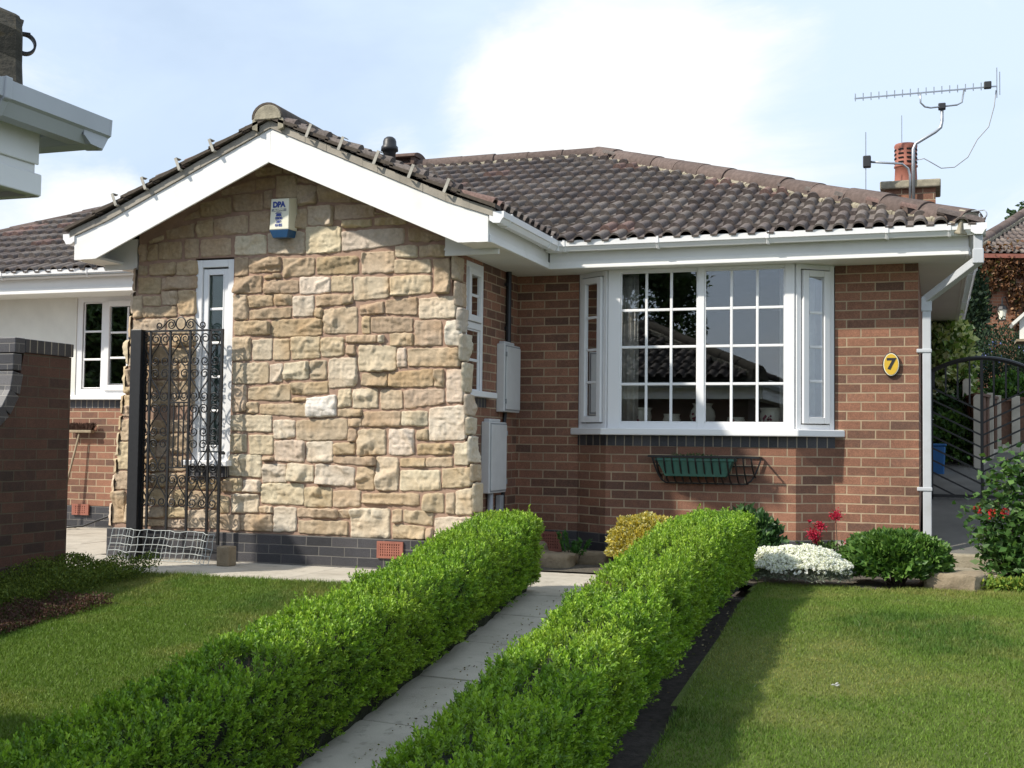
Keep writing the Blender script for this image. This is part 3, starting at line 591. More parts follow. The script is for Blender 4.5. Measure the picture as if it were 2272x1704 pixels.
# rooms behind the glass
rm = MB()
def room(x0, x1, y0, y1, z0, z1, front=True):
    v = [(x, y, z) for z in (z0, z1) for y in (y0, y1) for x in (x0, x1)]
    f = [(0, 1, 3, 2), (4, 6, 7, 5), (2, 3, 7, 6), (0, 2, 6, 4), (1, 5, 7, 3)]
    rm.add(v, f)
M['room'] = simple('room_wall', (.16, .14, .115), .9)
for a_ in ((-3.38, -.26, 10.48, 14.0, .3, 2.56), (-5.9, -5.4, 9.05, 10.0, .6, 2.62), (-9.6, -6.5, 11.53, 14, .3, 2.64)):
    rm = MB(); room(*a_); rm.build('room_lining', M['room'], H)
rm = MB()
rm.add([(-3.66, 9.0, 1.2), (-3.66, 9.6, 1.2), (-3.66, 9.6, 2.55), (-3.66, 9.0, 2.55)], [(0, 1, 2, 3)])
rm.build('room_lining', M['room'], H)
M['pane_backing'] = simple('grey_green_backing', (.24, .29, .27), .9)
MB().box(-5.76, -5.54, SY+.06, SY+.07, .93, 2.46).build('pane_backing', M['pane_backing'], slit)  # panel added behind the slit glass so the dark pane reads grey-green
# air bricks
def airbrick(x0, x1, y, z0, z1, mat, nx, nz):
    mb = MB(); sx = (x1-x0)/(nx+1.2); sz = (z1-z0)/(nz+1.2)
    mb.box(x0, x1, y, y+.02, z0, z0+sz*.85); mb.box(x0, x1, y, y+.02, z1-sz*.85, z1); a, b = z0+sz*.85, z1-sz*.85
    w0 = sx*.55; st = (x1-x0-2*sx*.8-w0)/(nx)
    xs = [x0+sx*.8+i*st for i in range(nx+1)]
    mb.box(x0, x0+sx*.8, y, y+.02, a, b); mb.box(x1-sx*.8, x1, y, y+.02, a, b)
    for i in range(nx+1): mb.box(xs[i], xs[i]+w0, y+.001, y+.02, a, b)
    for j in range(1, nz):
        zz = a+(b-a)*j/nz
        for i in range(nx): mb.box(xs[i]+w0, xs[i+1], y+.002, y+.02, zz-sz*.22, zz+sz*.22)
    o = mb.build('air_brick', mat, H)
    MB().box(x0+.005, x1-.005, y+.02, y+.024, z0+.005, z1-.005).build('vent_back', M['dark'], o)
airbrick(-4.105, -3.885, SY-.062, .138, .268, M['terracotta'], 9, 5)
airbrick(-3.28, -3.08, WY-.03, .10, .27, M['terracotta'], 7, 5)
airbrick(-.765, -.545, WY-.03, .135, .275, M['buff'], 9, 4)
airbrick(-9.07, -8.85, LY-.03, .185, .305, M['terracotta'], 5, 4)

# ------------------------------------------------------------------ roof
def tiles(name, O, U, V, width, length, keep, parent, pitch=.15, gauge=.30, seed=1, reds=.02, tone=1.0):
    g = np.random.default_rng(seed)
    O, U, V = (np.array(a, float) for a in (O, U, V)); U /= np.linalg.norm(U); V /= np.linalg.norm(V); Nn = np.cross(U, V)
    one_u = np.array([0, .004, .014, .030, .048, .066, .082, .092, .096]); one_h = np.array([.0, .022, .037, .047, .050, .047, .037, .022, .0])
    pu = np.concatenate([one_u, one_u+pitch, [2*pitch]]); ph = np.concatenate([one_h, one_h, [0]]); m = len(pu)
    rows = int(math.ceil(length/gauge)); cols = int(math.ceil(width/(2*pitch)))
    J, I = np.meshgrid(np.arange(rows), np.arange(cols), indexing='ij'); J = J.ravel(); I = I.ravel()
    cen = O+U*((I+.5)*2*pitch)[:, None]+V*((J+.5)*gauge)[:, None]
    k = keep(cen[:, 0], cen[:, 1]); J, I, cen = J[k], I[k], cen[k]; n = len(I)
    lift = .040+g.normal(0, .004, n); sk = g.normal(0, .004, n); v1 = np.minimum((J+1)*gauge+.05, length)
    def row(v, h):
        return O+U*(I[:, None]*2*pitch+pu[None])[..., None]+V*v[..., None]+Nn*h[..., None]
    vb = (J*gauge+g.normal(0, .004, n))[:, None]+sk[:, None]*(pu/pitch-1)[None]
    A = row(vb, np.where(J[:, None] > 0, ph[None]*.80-.006, ph[None]-.016+lift[:, None])); B = row(vb, ph[None]+lift[:, None]); T = row(np.repeat(v1[:, None], m, 1), ph[None]*.86+.002)
    P = np.stack([A, B, T], 1).reshape(-1, 3)
    base = np.arange(n)[:, None]*3*m; q = np.arange(m-1)[None]
    F = np.concatenate([np.stack([base+r*m+q, base+r*m+q+1, base+(r+1)*m+q+1, base+(r+1)*m+q], -1).reshape(-1, 4) for r in (0, 1)])
    c = np.where(g.random(n)[:, None] < .5, [.125, .103, .094], [.15, .128, .114])*g.uniform(.78, 1.2, n)[:, None]
    zone = vnoise(cen, .9, seed+3)
    rd = g.random(n) < reds+np.clip((zone-.72)*4, 0, .35); c[rd] = np.array([.205, .135, .115])*g.uniform(.85, 1.15, rd.sum())[:, None]
    c = c*tone
    return raw_mesh(name, P, F, M['tile'], parent, True, np.repeat(c, 3*m, 0))
def shade_flat(o, ang=50):
    m = o.modifiers.new('split', 'EDGE_SPLIT'); m.split_angle = R(ang); return o
T1 = .422
EZ0 = 2.705
def mainz(y): return EZ0+T1*(y-9.83)
AP = (-3.72, 13.85, mainz(13.85))
roof = shade_flat(tiles('roof', (-6.6, 9.83, EZ0), (1, 0, 0), (0, 1, T1), 6.95, 4.4, lambda x, y: (x < .34-(y-9.83)*1.01) & (x > -6.8), H, seed=2))
sh = MB()                                            # the roof's underlay, back slopes and ends, just under the tiles
z0, za = EZ0-.01, AP[2]-.01
sh.add([(-6.6, 9.86, z0), (.30, 9.86, z0), (-3.72, 13.85, za), (-9.6, 13.85, za), (.30, 17.84, z0), (-12.5, 17.84, z0), (-12.5, 10.83, 2.775), (-6.6, 10.83, 2.775), (-10.5, 13.85, 4.06), (-6.0, 13.85, 4.10), (-6.6, 13.85, za)],
       [(0, 1, 2, 10), (1, 4, 2), (4, 5, 3, 2), (5, 6, 8, 3), (6, 7, 9, 8)])
sh.add([(-6.80, 8.46, 2.755), (AX, 8.46, 3.545), (AX, 13, 3.545), (-6.80, 13, 2.755), (-3.10, 8.46, 2.755), (-3.10, 13, 2.755)], [(0, 1, 2, 3), (1, 4, 5, 2)])
sh.build('roof_underlay', M['twig'], roof)
shade_flat(tiles('roof_slope', (.34, 9.83, EZ0), (0, 1, 0), (-1, 0, T1), 8.0, 4.4, lambda x, y: (y-9.83 > (.34-x)) & (17.84-y > (.34-x)), roof, seed=4))
shade_flat(tiles('roof_slope', (-12.6, 10.83, 2.80), (1, 0, 0), (0, 1, .44), 7.6, 3.8, lambda x, y: (x > -12.55+(y-10.83)*.65), roof, seed=5))
gl_ = math.hypot(1.87, .80)
shade_flat(tiles('roof_slope', (AX-1.87, 12.0, 2.765), (0, -1, 0), (1, 0, .427), 3.59, gl_, lambda x, y: y > 8.4, roof, seed=6))
shade_flat(tiles('roof_slope', (AX+1.87, 8.41, 2.765), (0, 1, 0), (-1, 0, .427), 3.6, gl_, lambda x, y: y > 8.3, roof, seed=7))
def ridge(name, p, q, parent, r=.115, seg=.43, bed=True, col=(.125, .094, .082), seed=1, endcap=False):
    g = np.random.default_rng(seed); p, q = np.array(p, float), np.array(q, float); d = q-p; Ln = np.linalg.norm(d); d /= Ln
    side = np.cross(d, [0, 0, 1.]); side /= np.linalg.norm(side); upv = np.cross(side, d)
    n = max(1, int(round(Ln/seg))); V, F, C = [], [], []
    th = np.linspace(-.12, np.pi+.12, 13)
    for i in range(n):
        a, b = p+d*Ln*i/n, p+d*Ln*((i+1)/n)+d*.02; rr = r*(1+g.normal(0, .015)); off = upv*g.normal(0, .004)+side*g.normal(0, .004)
        b0 = sum(len(v) for v in V); m = len(th)
        rings = []
        for e, rad in ((a, rr*.86), (a, rr*1.02), (b, rr*.96)):
            rings.append(e+off+np.cos(th)[:, None]*side*rad+np.sin(th)[:, None]*upv*rad*.86)
        V.append(np.concatenate(rings)); k = np.arange(m-1)
        F.append(np.concatenate([np.stack([b0+s*m+k, b0+s*m+k+1, b0+(s+1)*m+k+1, b0+(s+1)*m+k], -1) for s in (0, 1)]))
        C.append(np.tile(np.array(col)*g.uniform(.8, 1.2), (3*m, 1)))
    o = shade_flat(raw_mesh(name, np.concatenate(V), np.concatenate(F), M['ridge'], parent, True, np.concatenate(C)), 60)
    if bed:
        nn = int(Ln/.03)
        for sg in (-1, 1):
            mb = MB()
            for i in range(nn):
                a = p+d*Ln*i/nn; b = p+d*Ln*(i+1)/nn; w1 = r*g.uniform(1.02, 1.12); h = r*g.uniform(.20, .30)
                v = [a+side*sg*r*.7-upv*.10, b+side*sg*r*.7-upv*.10, b+side*sg*w1-upv*.085, a+side*sg*w1-upv*.085, a+side*sg*r*.7+upv*h, b+side*sg*r*.7+upv*h, b+side*sg*w1+upv*(h-.05), a+side*sg*w1+upv*(h-.05)]
                mb.add(v, [(0, 3, 2, 1), (4, 5, 6, 7), (0, 4, 7, 3), (1, 2, 6, 5), (3, 7, 6, 2)])
            mb.build('ridge_bedding', M['mortar'], parent)
    return o
HC = (.20, 9.99, mainz(9.99)+.035)
hp = np.array(AP)+[0, 0, .02]; hc = np.array([.27, 9.91, mainz(9.91)+.02])
ridge('hip_tiles', hc, hp, roof, .125, .44, seed=3)
ridge('ridge_tiles', hp, (-9.3, 13.85, AP[2]+.02), roof, .12, .44, seed=4)
ridge('hip_tiles', (-12.55, 10.83, 2.80), (-10.4, 14.13, 4.21), roof, .12, .44, seed=5)
ridge('ridge_tiles', (AX, 8.40, 3.575), (AX, 12.0, 3.575), roof, .13, .44, seed=6, col=(.10, .083, .068))
eb = MB(); eb.prism([(.12*math.cos(t), .105*math.sin(t)) for t in np.linspace(-.1, math.pi+.1, 14)], lambda a, b, d: (AX+a, d, 3.572+b), 8.44, 8.392); eb.build('ridge_end_bedding', M['mortar'], roof, bevel=.006)
# mortar at the foot of the right hip, and its iron scroll
hb = MB(); dv = Vector((1, -1, -.42)).normalized(); sv_ = Vector((1, 1, 0)).normalized()
hb.prism([(-.14, -.10), (.14, -.10), (.12, .03), (.07, .092), (-.07, .092), (-.12, .03)], lambda a, b, d: tuple(Vector(hc)+sv_*a+Vector((0, 0, b))+dv*d), .02, -.06); hb.build('hip_end_bedding', M['mortar'], roof, bevel=.012)
def scroll(name, base, dirv, size, parent, mat='black_metal', wd=.02):
    """wrought hip iron: a strap that runs out along the hip and curls back on itself"""
    d = Vector(dirv).normalized(); pts = [Vector(base)-d*.12]
    for i in range(26):
        t = i/25; a = math.pi/2-t*math.pi*1.75; rr = size*(1-.38*t)
        pts.append(Vector(base)+d*(size*.55+math.cos(a)*rr)+Vector((0, 0, -size+math.sin(a)*rr)))
    mb = MB(); sd2 = d.cross(Vector((0, 0, 1))).normalized()
    for a, b in zip(pts[:-1], pts[1:]): mb.bar(a, b+(b-a)*.1, wd, .006, sd2.cross((b-a).normalized()))
    return mb.build(name, M[mat], parent)
scroll('hip_iron', (.33, 9.86, 2.84), (1, -.35, 0), .034, roof, 'galv', .02)
# ridge vent, soil pipe
rv = MB(); rv.box(-6.62, -6.02, 13.68, 14.02, AP[2]+.03, AP[2]+.05); rv.box(-6.62, -6.57, 13.70, 14.0, AP[2]+.05, AP[2]+.13); rv.box(-6.07, -6.02, 13.70, 14.0, AP[2]+.05, AP[2]+.13)
rv.box(-6.57, -6.07, 13.80, 13.9, AP[2]+.05, AP[2]+.13)
rv.prism([(.19*math.cos(t), .07*math.sin(t)) for t in np.linspace(0, math.pi, 12)], lambda a, b, d: (d, 13.85+a, AP[2]+.13+b), -6.65, -6.0); 
rvo = rv.build('ridge_vent', M['ridge'], roof, bevel=.006)
c_ = rvo.data.attributes.new('tint', 'FLOAT_COLOR', 'POINT'); c_.data.foreach_set('color', np.tile([.12, .082, .066, 1], len(rvo.data.vertices)).astype(np.float32))
vp = MB(); vp.lathe([(.055, -.4), (.055, .27), (.060, .275), (.062, .285), (.078, .29), (.075, .325), (.062, .34), (.060, .375), (.05, .40), (.03, .415), (.002, .42)], (-4.60, 9.92, 3.345), 20); vp.build('vent_pipe', M['black_plastic'], roof, True)
# barge boards, verge, clips
bg_ = MB()
Yb = 8.45
top = lambda x: 3.50-.44*abs(x-AX) if abs(x-AX) < 1.52 else 2.831-(abs(x-AX)-1.52)*.345
for s in (1, -1):
    X = lambda a: AX+s*a
    poly = [(X(0), 3.243), (X(0), 3.50), (X(1.2), top(X(1.2))), (X(1.44), 2.870), (X(1.54), 2.828), (X(1.66), 2.785), (X(1.84), 2.722), (X(1.84), 2.522), (X(1.65), 2.522)]
    bg_.xz(poly if s > 0 else poly[::-1], Yb, Yb+.022)
    low = [(X(0), 3.228), (X(0), 3.292), (X(1.76), 2.522), (X(1.615), 2.522)]
    bg_.xz(low if s > 0 else low[::-1], Yb-.014, Yb-.001)
    low = [(X(0), 3.226), (X(0), 3.247), (X(1.655), 2.522), (X(1.61), 2.522)]
    bg_.xz(low if s > 0 else low[::-1], Yb-.022, Yb-.015)
bg_.build('bargeboard', M['upvc_old'], H, bevel=.003)
uc = MB()
g1 = random.Random(3)
for s in (1, -1):
    n = 30
    for i in range(n):
        a, b = 1.88*i/n, 1.88*(i+1)/n; xa, xb = AX+s*a, AX+s*b
        poly = [(xa, top(xa)+.002), (xa, top(xa)+.062), (xb, top(xb)+.062), (xb, top(xb)+.002)]
        uc.xz(poly if s > 0 else poly[::-1], Yb-.012-g1.uniform(0, .004), Yb+.06)
uc.build('verge_bedding', M['undercloak'], H)
vt = MB()
for s in (1, -1):
    pr = None
    for j in range(7):                              # the edges of the verge tiles, each course lapping the one below
        a, b = 1.91-j*.275, max(0, 1.91-(j+1)*.275-.03); xa, xb = AX+s*a, AX+s*b; za_, zb_ = 2.752+(1.91-a)*.427, 2.752+(1.91-b)*.427
        poly = [(xa, za_+.012), (xa, za_+.042), (xb, zb_+.022), (xb, zb_)]
        vt.xz(poly if s < 0 else poly[::-1], Yb-.05, Yb-.02+.1)
vto = vt.build('verge_tiles', M['ridge'], roof); c_ = vto.data.attributes.new('tint', 'FLOAT_COLOR', 'POINT'); c_.data.foreach_set('color', np.tile([.085, .07, .056, 1], len(vto.data.vertices)).astype(np.float32))
clip0 = None
for cx in (-6.36, -6.08, -5.76, -5.45, -4.58, -4.30, -4.0, -3.71, -3.42):
    if clip0 is None:
        cm = MB(); cm.box(-.012, .012, -.010, -.005, -.050, .048); cm.box(-.012, .012, -.010, .06, .048, .054); cm.box(-.012, .012, -.010, .03, -.055, -.050)
        clip0 = raw_mesh('verge_clip', np.array(cm.v), cm.f, M['clip'], None); clip0.parent = H; c = clip0
    else: c = dup(clip0)
    c.location = Vector((cx, Yb-.058, 2.785+(1.91-abs(cx-AX))*.427))-H.location; c.rotation_euler.y = (1 if cx > AX else -1)*R(23)
# soffits
so_ = MB()
for s in (1, -1):
    poly = [(AX, 3.468), (AX+s*1.83, 3.468-.44*1.83), (AX+s*1.83, 3.486-.44*1.83), (AX, 3.486)]
    so_.xz(poly if s < 0 else poly[::-1], 8.473, 8.86)
so_.box(-3.62, -3.132, 8.77, 10.44, 2.526, 2.545); so_.box(-3.34, -3.132, 8.474, 8.7695, 2.526, 2.545); so_.box(-3.132, .23, 9.974, 10.44, 2.5265, 2.5455); so_.box(-.2, .23, 10.44, 17.6, 2.526, 2.545)
so_.box(-6.75, -6.3, 8.83, 11.5, 2.526, 2.545); so_.box(-6.75, -6.56, 8.474, 8.8295, 2.526, 2.545); so_.box(-13.3, -6.75, 10.974, 11.5, 2.612, 2.63)
so_.box(-3.575, -3.135, 8.755, 8.775, 2.48, 2.66); so_.box(-3.575, -3.135, 8.75, 8.754, 2.48, 2.51)
so_.box(-6.75, -6.42, 8.80, 8.82, 2.48, 2.74)
so_.build('soffit', M['soffit'], H)
fa = MB()
def fascia(p, q, z0, z1, out):
    p, q, o = Vector((*p, 0)), Vector((*q, 0)), Vector((*out, 0)); 
    for d0, d1, a, b in ((0, .02, z0, z1), (.021, .031, z0, z0+.058), (.032, .038, z0, z0+.022)):
        v = [(*(x+o*d).xy, z) for z in (a, b) for d in (d0, d1) for x in (p, q)]
        fa.add(v, [(0, 1, 3, 2), (4, 6, 7, 5), (0, 4, 5, 1), (2, 3, 7, 6), (0, 2, 6, 4), (1, 5, 7, 3)])
fascia((-3.10, 9.97), (.25, 9.97), 2.522, 2.735, (0, -1)); fascia((-3.13, 8.474), (-3.13, 9.95), 2.523, 2.736, (1, 0)); fascia((.23, 9.97), (.23, 17.6), 2.522, 2.735, (1, 0))
fascia((-6.75, 10.96), (-6.75, 8.474), 2.522, 2.735, (-1, 0)); fascia((-13.3, 10.97), (-6.40, 10.97), 2.605, 2.82, (0, -1))
fa.build('fascia', M['upvc_old'], H, bevel=.003)
# gutters
GP = [(0, 0), (0, -.062), (.030, -.082), (.082, -.085), (.102, -.052), (.112, -.046), (.115, 0), (.107, 0), (.104, -.040), (.095, -.046), (.078, -.078), (.032, -.075), (.008, -.058), (.008, 0)]
def gutter(mb, p, q, z, out, brackets=(), scale=1, ends=True, cl=None):
    p, q, o = Vector((*p, z)), Vector((*q, z)), Vector((*out, 0)); d = q-p
    prof = GP if (d.cross(Vector((0, 0, 1)))).dot(o) > 0 else GP[::-1]
    mb.prism(prof, lambda a, b, t: tuple(p+d*t+o*a*scale+Vector((0, 0, b*scale))), 0, 1)
    if ends:
        solid = [x for x in GP[:7]]; solid = solid if prof is GP else solid[::-1]
        e = .004/d.length
        for t in (0, 1): mb.prism(solid, lambda a, b, k, t=t: tuple(p+d*(t+k)+o*a*scale*1.004+Vector((0, 0, b*scale*1.01))), -e, e)
    for t in brackets:
        big = [(0, .004), (0, -.068), (.028, -.090), (.086, -.093), (.107, -.056), (.118, -.050), (.121, .006)]; big = big if prof is GP else big[::-1]
        e = .012/d.length
        (cl or mb).prism(big, lambda a, b, k, t=t: tuple(p+d*(t+k)+o*a*scale+Vector((0, 0, b*scale))), -e, e)
for args in (((-3.0, 9.938), (.365, 9.938), 2.742, (0, -1), (.018, .255, .52, .79, .925)), ((-3.098, 8.44), (-3.098, 9.83), 2.743, (1, 0), (.13, .86)), ((.262, 9.82), (.262, 17.5), 2.741, (1, 0), (.3, .6)), ((-6.782, 10.8), (-6.782, 8.44), 2.742, (-1, 0), (.6, .95)), ((-13.4, 10.938), (-6.6, 10.938), 2.845, (0, -1), (.55, .715, .86))):
    gt = MB(); gutter(gt, args[0], args[1], args[2], args[3])
    go = gt.build('gutter', M['upvc'], H)
    for t_ in args[4]:
        cl_ = MB(); gutter(MB(), args[0], args[1], args[2], args[3], (t_,), cl=cl_, ends=False); cl_.build('bracket', M['upvc'], go, bevel=.003)
MB().box(-3.10, -2.982, 9.826, 9.94, 2.655, 2.7435).build('gutter_corner', M['upvc'], H, bevel=.006)
dp = MB()
P0, P1, P2, P3 = (.315, 9.885, 2.66), (.315, 9.885, 2.46), (-.058, 10.325, 2.225), (-.058, 10.325, .20)
dp.bar(P0, P1, .065, .065, (0, 1, 0)); dp.bar((.33, 9.868, 2.475), (-.073, 10.342, 2.218), .062, .062); dp.bar((-.058, 10.325, 2.25), P3, .065, .065, (0, 1, 0))
dp.box(-.098, -.018, 10.285, 10.36, 2.13, 2.24); dp.box(.275, .355, 9.845, 9.925, 2.44, 2.55)
for z in (1.80, .70): dp.box(-.135, -.02, 10.285, 10.365, z, z+.03)
dp.build('downpipe', M['grey_gutter'], H, bevel=.006)
# chimney
ch = MB(); ch.box(-.52, .02, 14.36, 14.9, 2.9, 3.99); cho = ch.build('chimney', M['brick'], roof)
cc = MB(); cc.box(-.575, .075, 14.30, 14.96, 3.94, 4.03); cc.build('chimney_cap', M['mortar'], cho, bevel=.015)
pt = MB(); pt.lathe([(.135, 0), (.125, .03), (.118, .2), (.13, .205), (.13, .22), (.118, .225), (.122, .42), (.128, .45), (.118, .47), (.02, .49)], (-.30, 14.56, 4.02), 24); pto = pt.build('chimney_pot', M['terracotta'], cho, True)
ps = MB()
for j in range(4):
    for i in range(8):
        a0 = 2*math.pi*(i+(j % 2)*.0)/8+.1; r_ = .124
        q = [(-.30+r_*math.cos(a0+t), 14.56+r_*math.sin(a0+t), 4.02+.255+j*.048) for t in (0, .17, .34, .5)]
        for a, b in zip(q[:-1], q[1:]): ps.bar(a, b, .006, .016)
ps.build('pot_slot', M['dark'], cho)
# ------------------------------------------------------------------ things on and by the house
def text_mesh(name, s, size, P, mat, parent, bold=0.0, depth=.001, sx=1.0):
    cu = bpy.data.curves.new(name, 'FONT'); cu.body = s; cu.size = size; cu.align_x = 'CENTER'; cu.align_y = 'CENTER'; cu.extrude = depth; cu.offset = bold
    ob = bpy.data.objects.new(name, cu); COL.objects.link(ob)
    bpy.context.view_layer.update()
    dg = bpy.context.evaluated_depsgraph_get(); me = bpy.data.meshes.new_from_object(ob.evaluated_get(dg))
    bpy.data.objects.remove(ob); bpy.data.curves.remove(cu)
    r = root_loc(parent)
    for v in me.vertices:
        q = P(v.co.x*sx, v.co.z, v.co.y); v.co = Vector(q)-Vector(r)
    me.materials.clear(); me.materials.append(mat)
    o = bpy.data.objects.new(name, me); COL.objects.link(o); o.parent = parent; return o
M['cream_plastic'] = simple('cream_plastic', (.76, .74, .60), .4, .04, 8)
M['blue_plastic'] = simple('blue_plastic', (.025, .085, .19), .3, .08, 20)
M['blue_ink'] = simple('blue_ink', (.015, .045, .27), .5)
M['grey_ink'] = simple('grey_ink', (.27, .28, .29), .5)
al = thing('alarm_box', 'cream burglar alarm box with blue lettering high on the stone gable', 'alarm box', (-4.98, 8.76, 2.70))
ab = MB(); ab.add([(-5.07, 8.665, 2.735), (-4.895, 8.665, 2.735), (-4.895, 8.665, 2.985), (-5.06, 8.668, 2.985), (-5.085, 8.79, 2.735), (-4.885, 8.79, 2.735), (-4.885, 8.79, 3.01), (-5.075, 8.79, 3.01)],
    [(0, 1, 2, 3), (7, 6, 5, 4), (0, 3, 7, 4), (1, 5, 6, 2), (3, 2, 6, 7), (0, 4, 5, 1)]); ab.build('case', M['cream_plastic'], al, bevel=.006)
ab = MB(); ab.add([(-5.05, 8.69, 2.672), (-4.92, 8.69, 2.672), (-4.895, 8.667, 2.734), (-5.07, 8.667, 2.734), (-5.06, 8.79, 2.68), (-4.90, 8.79, 2.68), (-4.887, 8.79, 2.734), (-5.083, 8.79, 2.734)],
    [(0, 1, 2, 3), (7, 6, 5, 4), (0, 3, 7, 4), (1, 5, 6, 2), (3, 2, 6, 7), (0, 4, 5, 1)]); ab.build('base', M['blue_plastic'], al, bevel=.004)
PA = lambda cz: (lambda u, d, z: (-4.985+u, 8.663-d, cz+z))
text_mesh('lettering', 'DPA', .062, PA(2.935), M['blue_ink'], al, .0035, sx=.92)
MB().box(-5.05, -4.918, 8.6625, 8.664, 2.882, 2.903).build('label_band', M['grey_ink'], al)
text_mesh('lettering', 'ALARMS', .021, lambda u, d, z: (-4.985+u, 8.661-d, 2.892+z), M['cream_plastic'], al, .0008, sx=1.15)
for s, z in (('0800', 2.825), ('389', 2.797), ('0185', 2.769)): text_mesh('lettering', s, .029, PA(z), M['blue_ink'], al, .0008, sx=1.1)
ph = MB()                                             # telephone sign
ph.prism([(-.026, 2.842), (.026, 2.842), (.018, 2.866), (-.018, 2.866)], lambda a, b, d: (-4.985+a, d, b), 8.663, 8.6615)
for a0, a1 in ((2.75, 2.2), (2.2, 1.57), (1.57, .95), (.95, .4)):
    ph.bar((-4.985+.032*math.cos(a0), 8.662, 2.855+.020*math.sin(a0)), (-4.985+.032*math.cos(a1), 8.662, 2.855+.020*math.sin(a1)), .002, .007, (0, 1, 0))
ph.build('telephone_sign', M['blue_ink'], al)
# house number
M['yellow'] = simple('yellow_enamel', (.62, .40, .035), .3, .05, 20)
ns = thing('house_number', 'small oval yellow house number 7 with a black rim on the brick wall', 'sign', (-.33, 10.33, 1.71))
ov = lambda a, b: [(-.33+a*math.cos(t), 1.71+b*math.sin(t)) for t in np.linspace(0, 2*math.pi, 33)[:-1]]
MB().xz(ov(.068, .098), 10.325, 10.35).build('backplate', M['black_plastic'], ns, bevel=.003)
MB().xz(ov(.060, .090), 10.322, 10.3245).build('rim', M['cream_plastic'], ns)
MB().xz(ov(.054, .084), 10.319, 10.3215).build('plate', M['yellow'], ns)
text_mesh('numeral', '7', .125, lambda u, d, z: (-.33+u, 10.3175-d, 1.71+z), M['black_plastic'], ns, .004, sx=1.15)
# meter boxes on the return wall
M['meter'] = simple('grey_white_grp', (.60, .60, .59), .5, .05, 8, dirt=.2, dirtcol=(.35, .34, .3))
def meter(y0, y1, z0, z1, label, hinge):
    x0, x1 = -3.52, -3.445
    t = thing('meter_box', label, 'meter box', (x0, (y0+y1)/2, z0), 'meter boxes on the side of the wing')
    b = MB(); b.box(x0, x1, y0, y1, z0, z1); b.box(x0, x1-.02, y0+.05, y1-.1, z1, z1+.025); b.build('box', M['meter'], t, bevel=.008)
    MB().box(x1+.001, x1+.010, y0+.028, y1-.018, z0+.022, z1-.022).build('door', M['meter'], t, bevel=.006)
    MB().box(x1, x1+.002, y0+.018, y1-.010, z0+.012, z1-.012).build('door_gap', M['grey_ink'], t)
    yh = y0+.022 if hinge < 0 else y1-.012
    for z in (z0+.09, z1-.09): MB().box(x1, x1+.014, yh-.008, yh+.006, z-.02, z+.02).build('hinge', M['grey_ink'], t)
    yl = y1-.05 if hinge < 0 else y0+.06
    MB().lathe([(.006, 0), (.006, .012), (.001, .013)], (0, 0, 0), 10).build('lock', M['grey_ink'], t).matrix_local = Matrix.Translation(Vector((x1+.006, yl, (z0+z1)/2-.05))-t.location) @ Matrix.Rotation(R(90), 4, 'Y')
meter(9.81, 10.22, 1.305, 1.885, 'upper grey meter box, hinged on its outer side, below the black pipe', -1)
meter(9.46, 9.88, .625, 1.215, 'lower grey meter box beside the stone corner, above the grey conduits', 1)
bp = MB(); bp.tube([(-3.492, 10.03, 2.53), (-3.492, 10.03, 1.90)], .024, 10); bp.tube([(-3.50, 10.0, 1.31), (-3.50, 9.97, 1.2), (-3.50, 9.96, .1)], .016, 8)
bp.box(-3.52, -3.49, 10.0, 10.06, 2.02, 2.045); bp.box(-3.52, -3.49, 9.99, 10.06, 2.40, 2.425)
tag(bp.build('black_pipe', M['black_plastic'], None), 'black pipe down the side wall from the eaves behind the meter boxes', 'pipe')
cp = MB(); cp.tube([(-3.485, 9.60, .625), (-3.485, 9.60, .05)], .026, 10); tag(cp.build('conduit', M['conduit'], None, True), 'round grey conduit below the lower meter box, next to the stone corner', 'conduit')
cp = MB(); cp.box(-3.51, -3.46, 9.80, 9.87, .46, .60); cp.box(-3.505, -3.475, 9.79, 9.85, .06, .44); tag(cp.build('cable_box', M['conduit'], None, bevel=.006), 'small grey cable cover below the lower meter box, beside the conduit', 'cable cover')

# hay-rack basket, trough, plants
bk = thing('wall_basket', 'long black wrought iron trough basket on the brick below the bay window', 'wall basket', (-1.78, 10.12, .74))
mb = MB(); xL, xR, zt, zb = -2.235, -1.33, .948, .728; yf, yw = 9.955, 10.118
mid = (xL+xR)/2; hw = (xR-xL)/2
def boatz(x): s = abs(x-mid)/hw; return zb+(zt-zb)*max(0, (s-.70)/.30)**2.2
mb.bar((xL, yf, zt), (xR, yf, zt), .010, .018); mb.bar((xL, yw, zt), (xR, yw, zt), .008, .014)
for x in (xL, xR): mb.bar((x, yf, zt), (x, yw, zt), .014, .008)
n = 26
out = [(mid+hw*math.sin(t), 0, 0) for t in np.linspace(-math.pi/2, math.pi/2, n)]
for a, b in zip(out[:-1], out[1:]): mb.bar((a[0], 10.10, boatz(a[0])), (b[0], 10.10, boatz(b[0])), .014, .012)
for i in range(1, 14):
    x = xL+(xR-xL)*i/14; zz = boatz(x); pr = None
    for k in range(9):
        t = k/8*math.pi/2; p = (x+.02*math.sin(t), yf+(10.10-yf)*(1-math.cos(t)), zt-(zt-zz)*math.sin(t))
        if pr: mb.bar(pr, p, .011, .007)
        pr = p
for f in (.35, .68):
    xs_ = [x for x in np.linspace(xL, xR, 40) if zt-(zt-zb)*f > boatz(x)+.004]
    for y in (yw,): mb.bar((xs_[0], y, zt-(zt-zb)*f), (xs_[-1], y, zt-(zt-zb)*f), .006, .008)
mb.build('rack', M['black_metal'], bk)
for x in (-2.16, -1.395): MB().lathe([(.012, 0), (.012, .01), (.002, .012)], (0, 0, 0), 8).build('screw', M['galv'], bk).matrix_local = Matrix.Translation(Vector((x, 10.112, .962))-bk.location) @ Matrix.Rotation(R(90), 4, 'X')
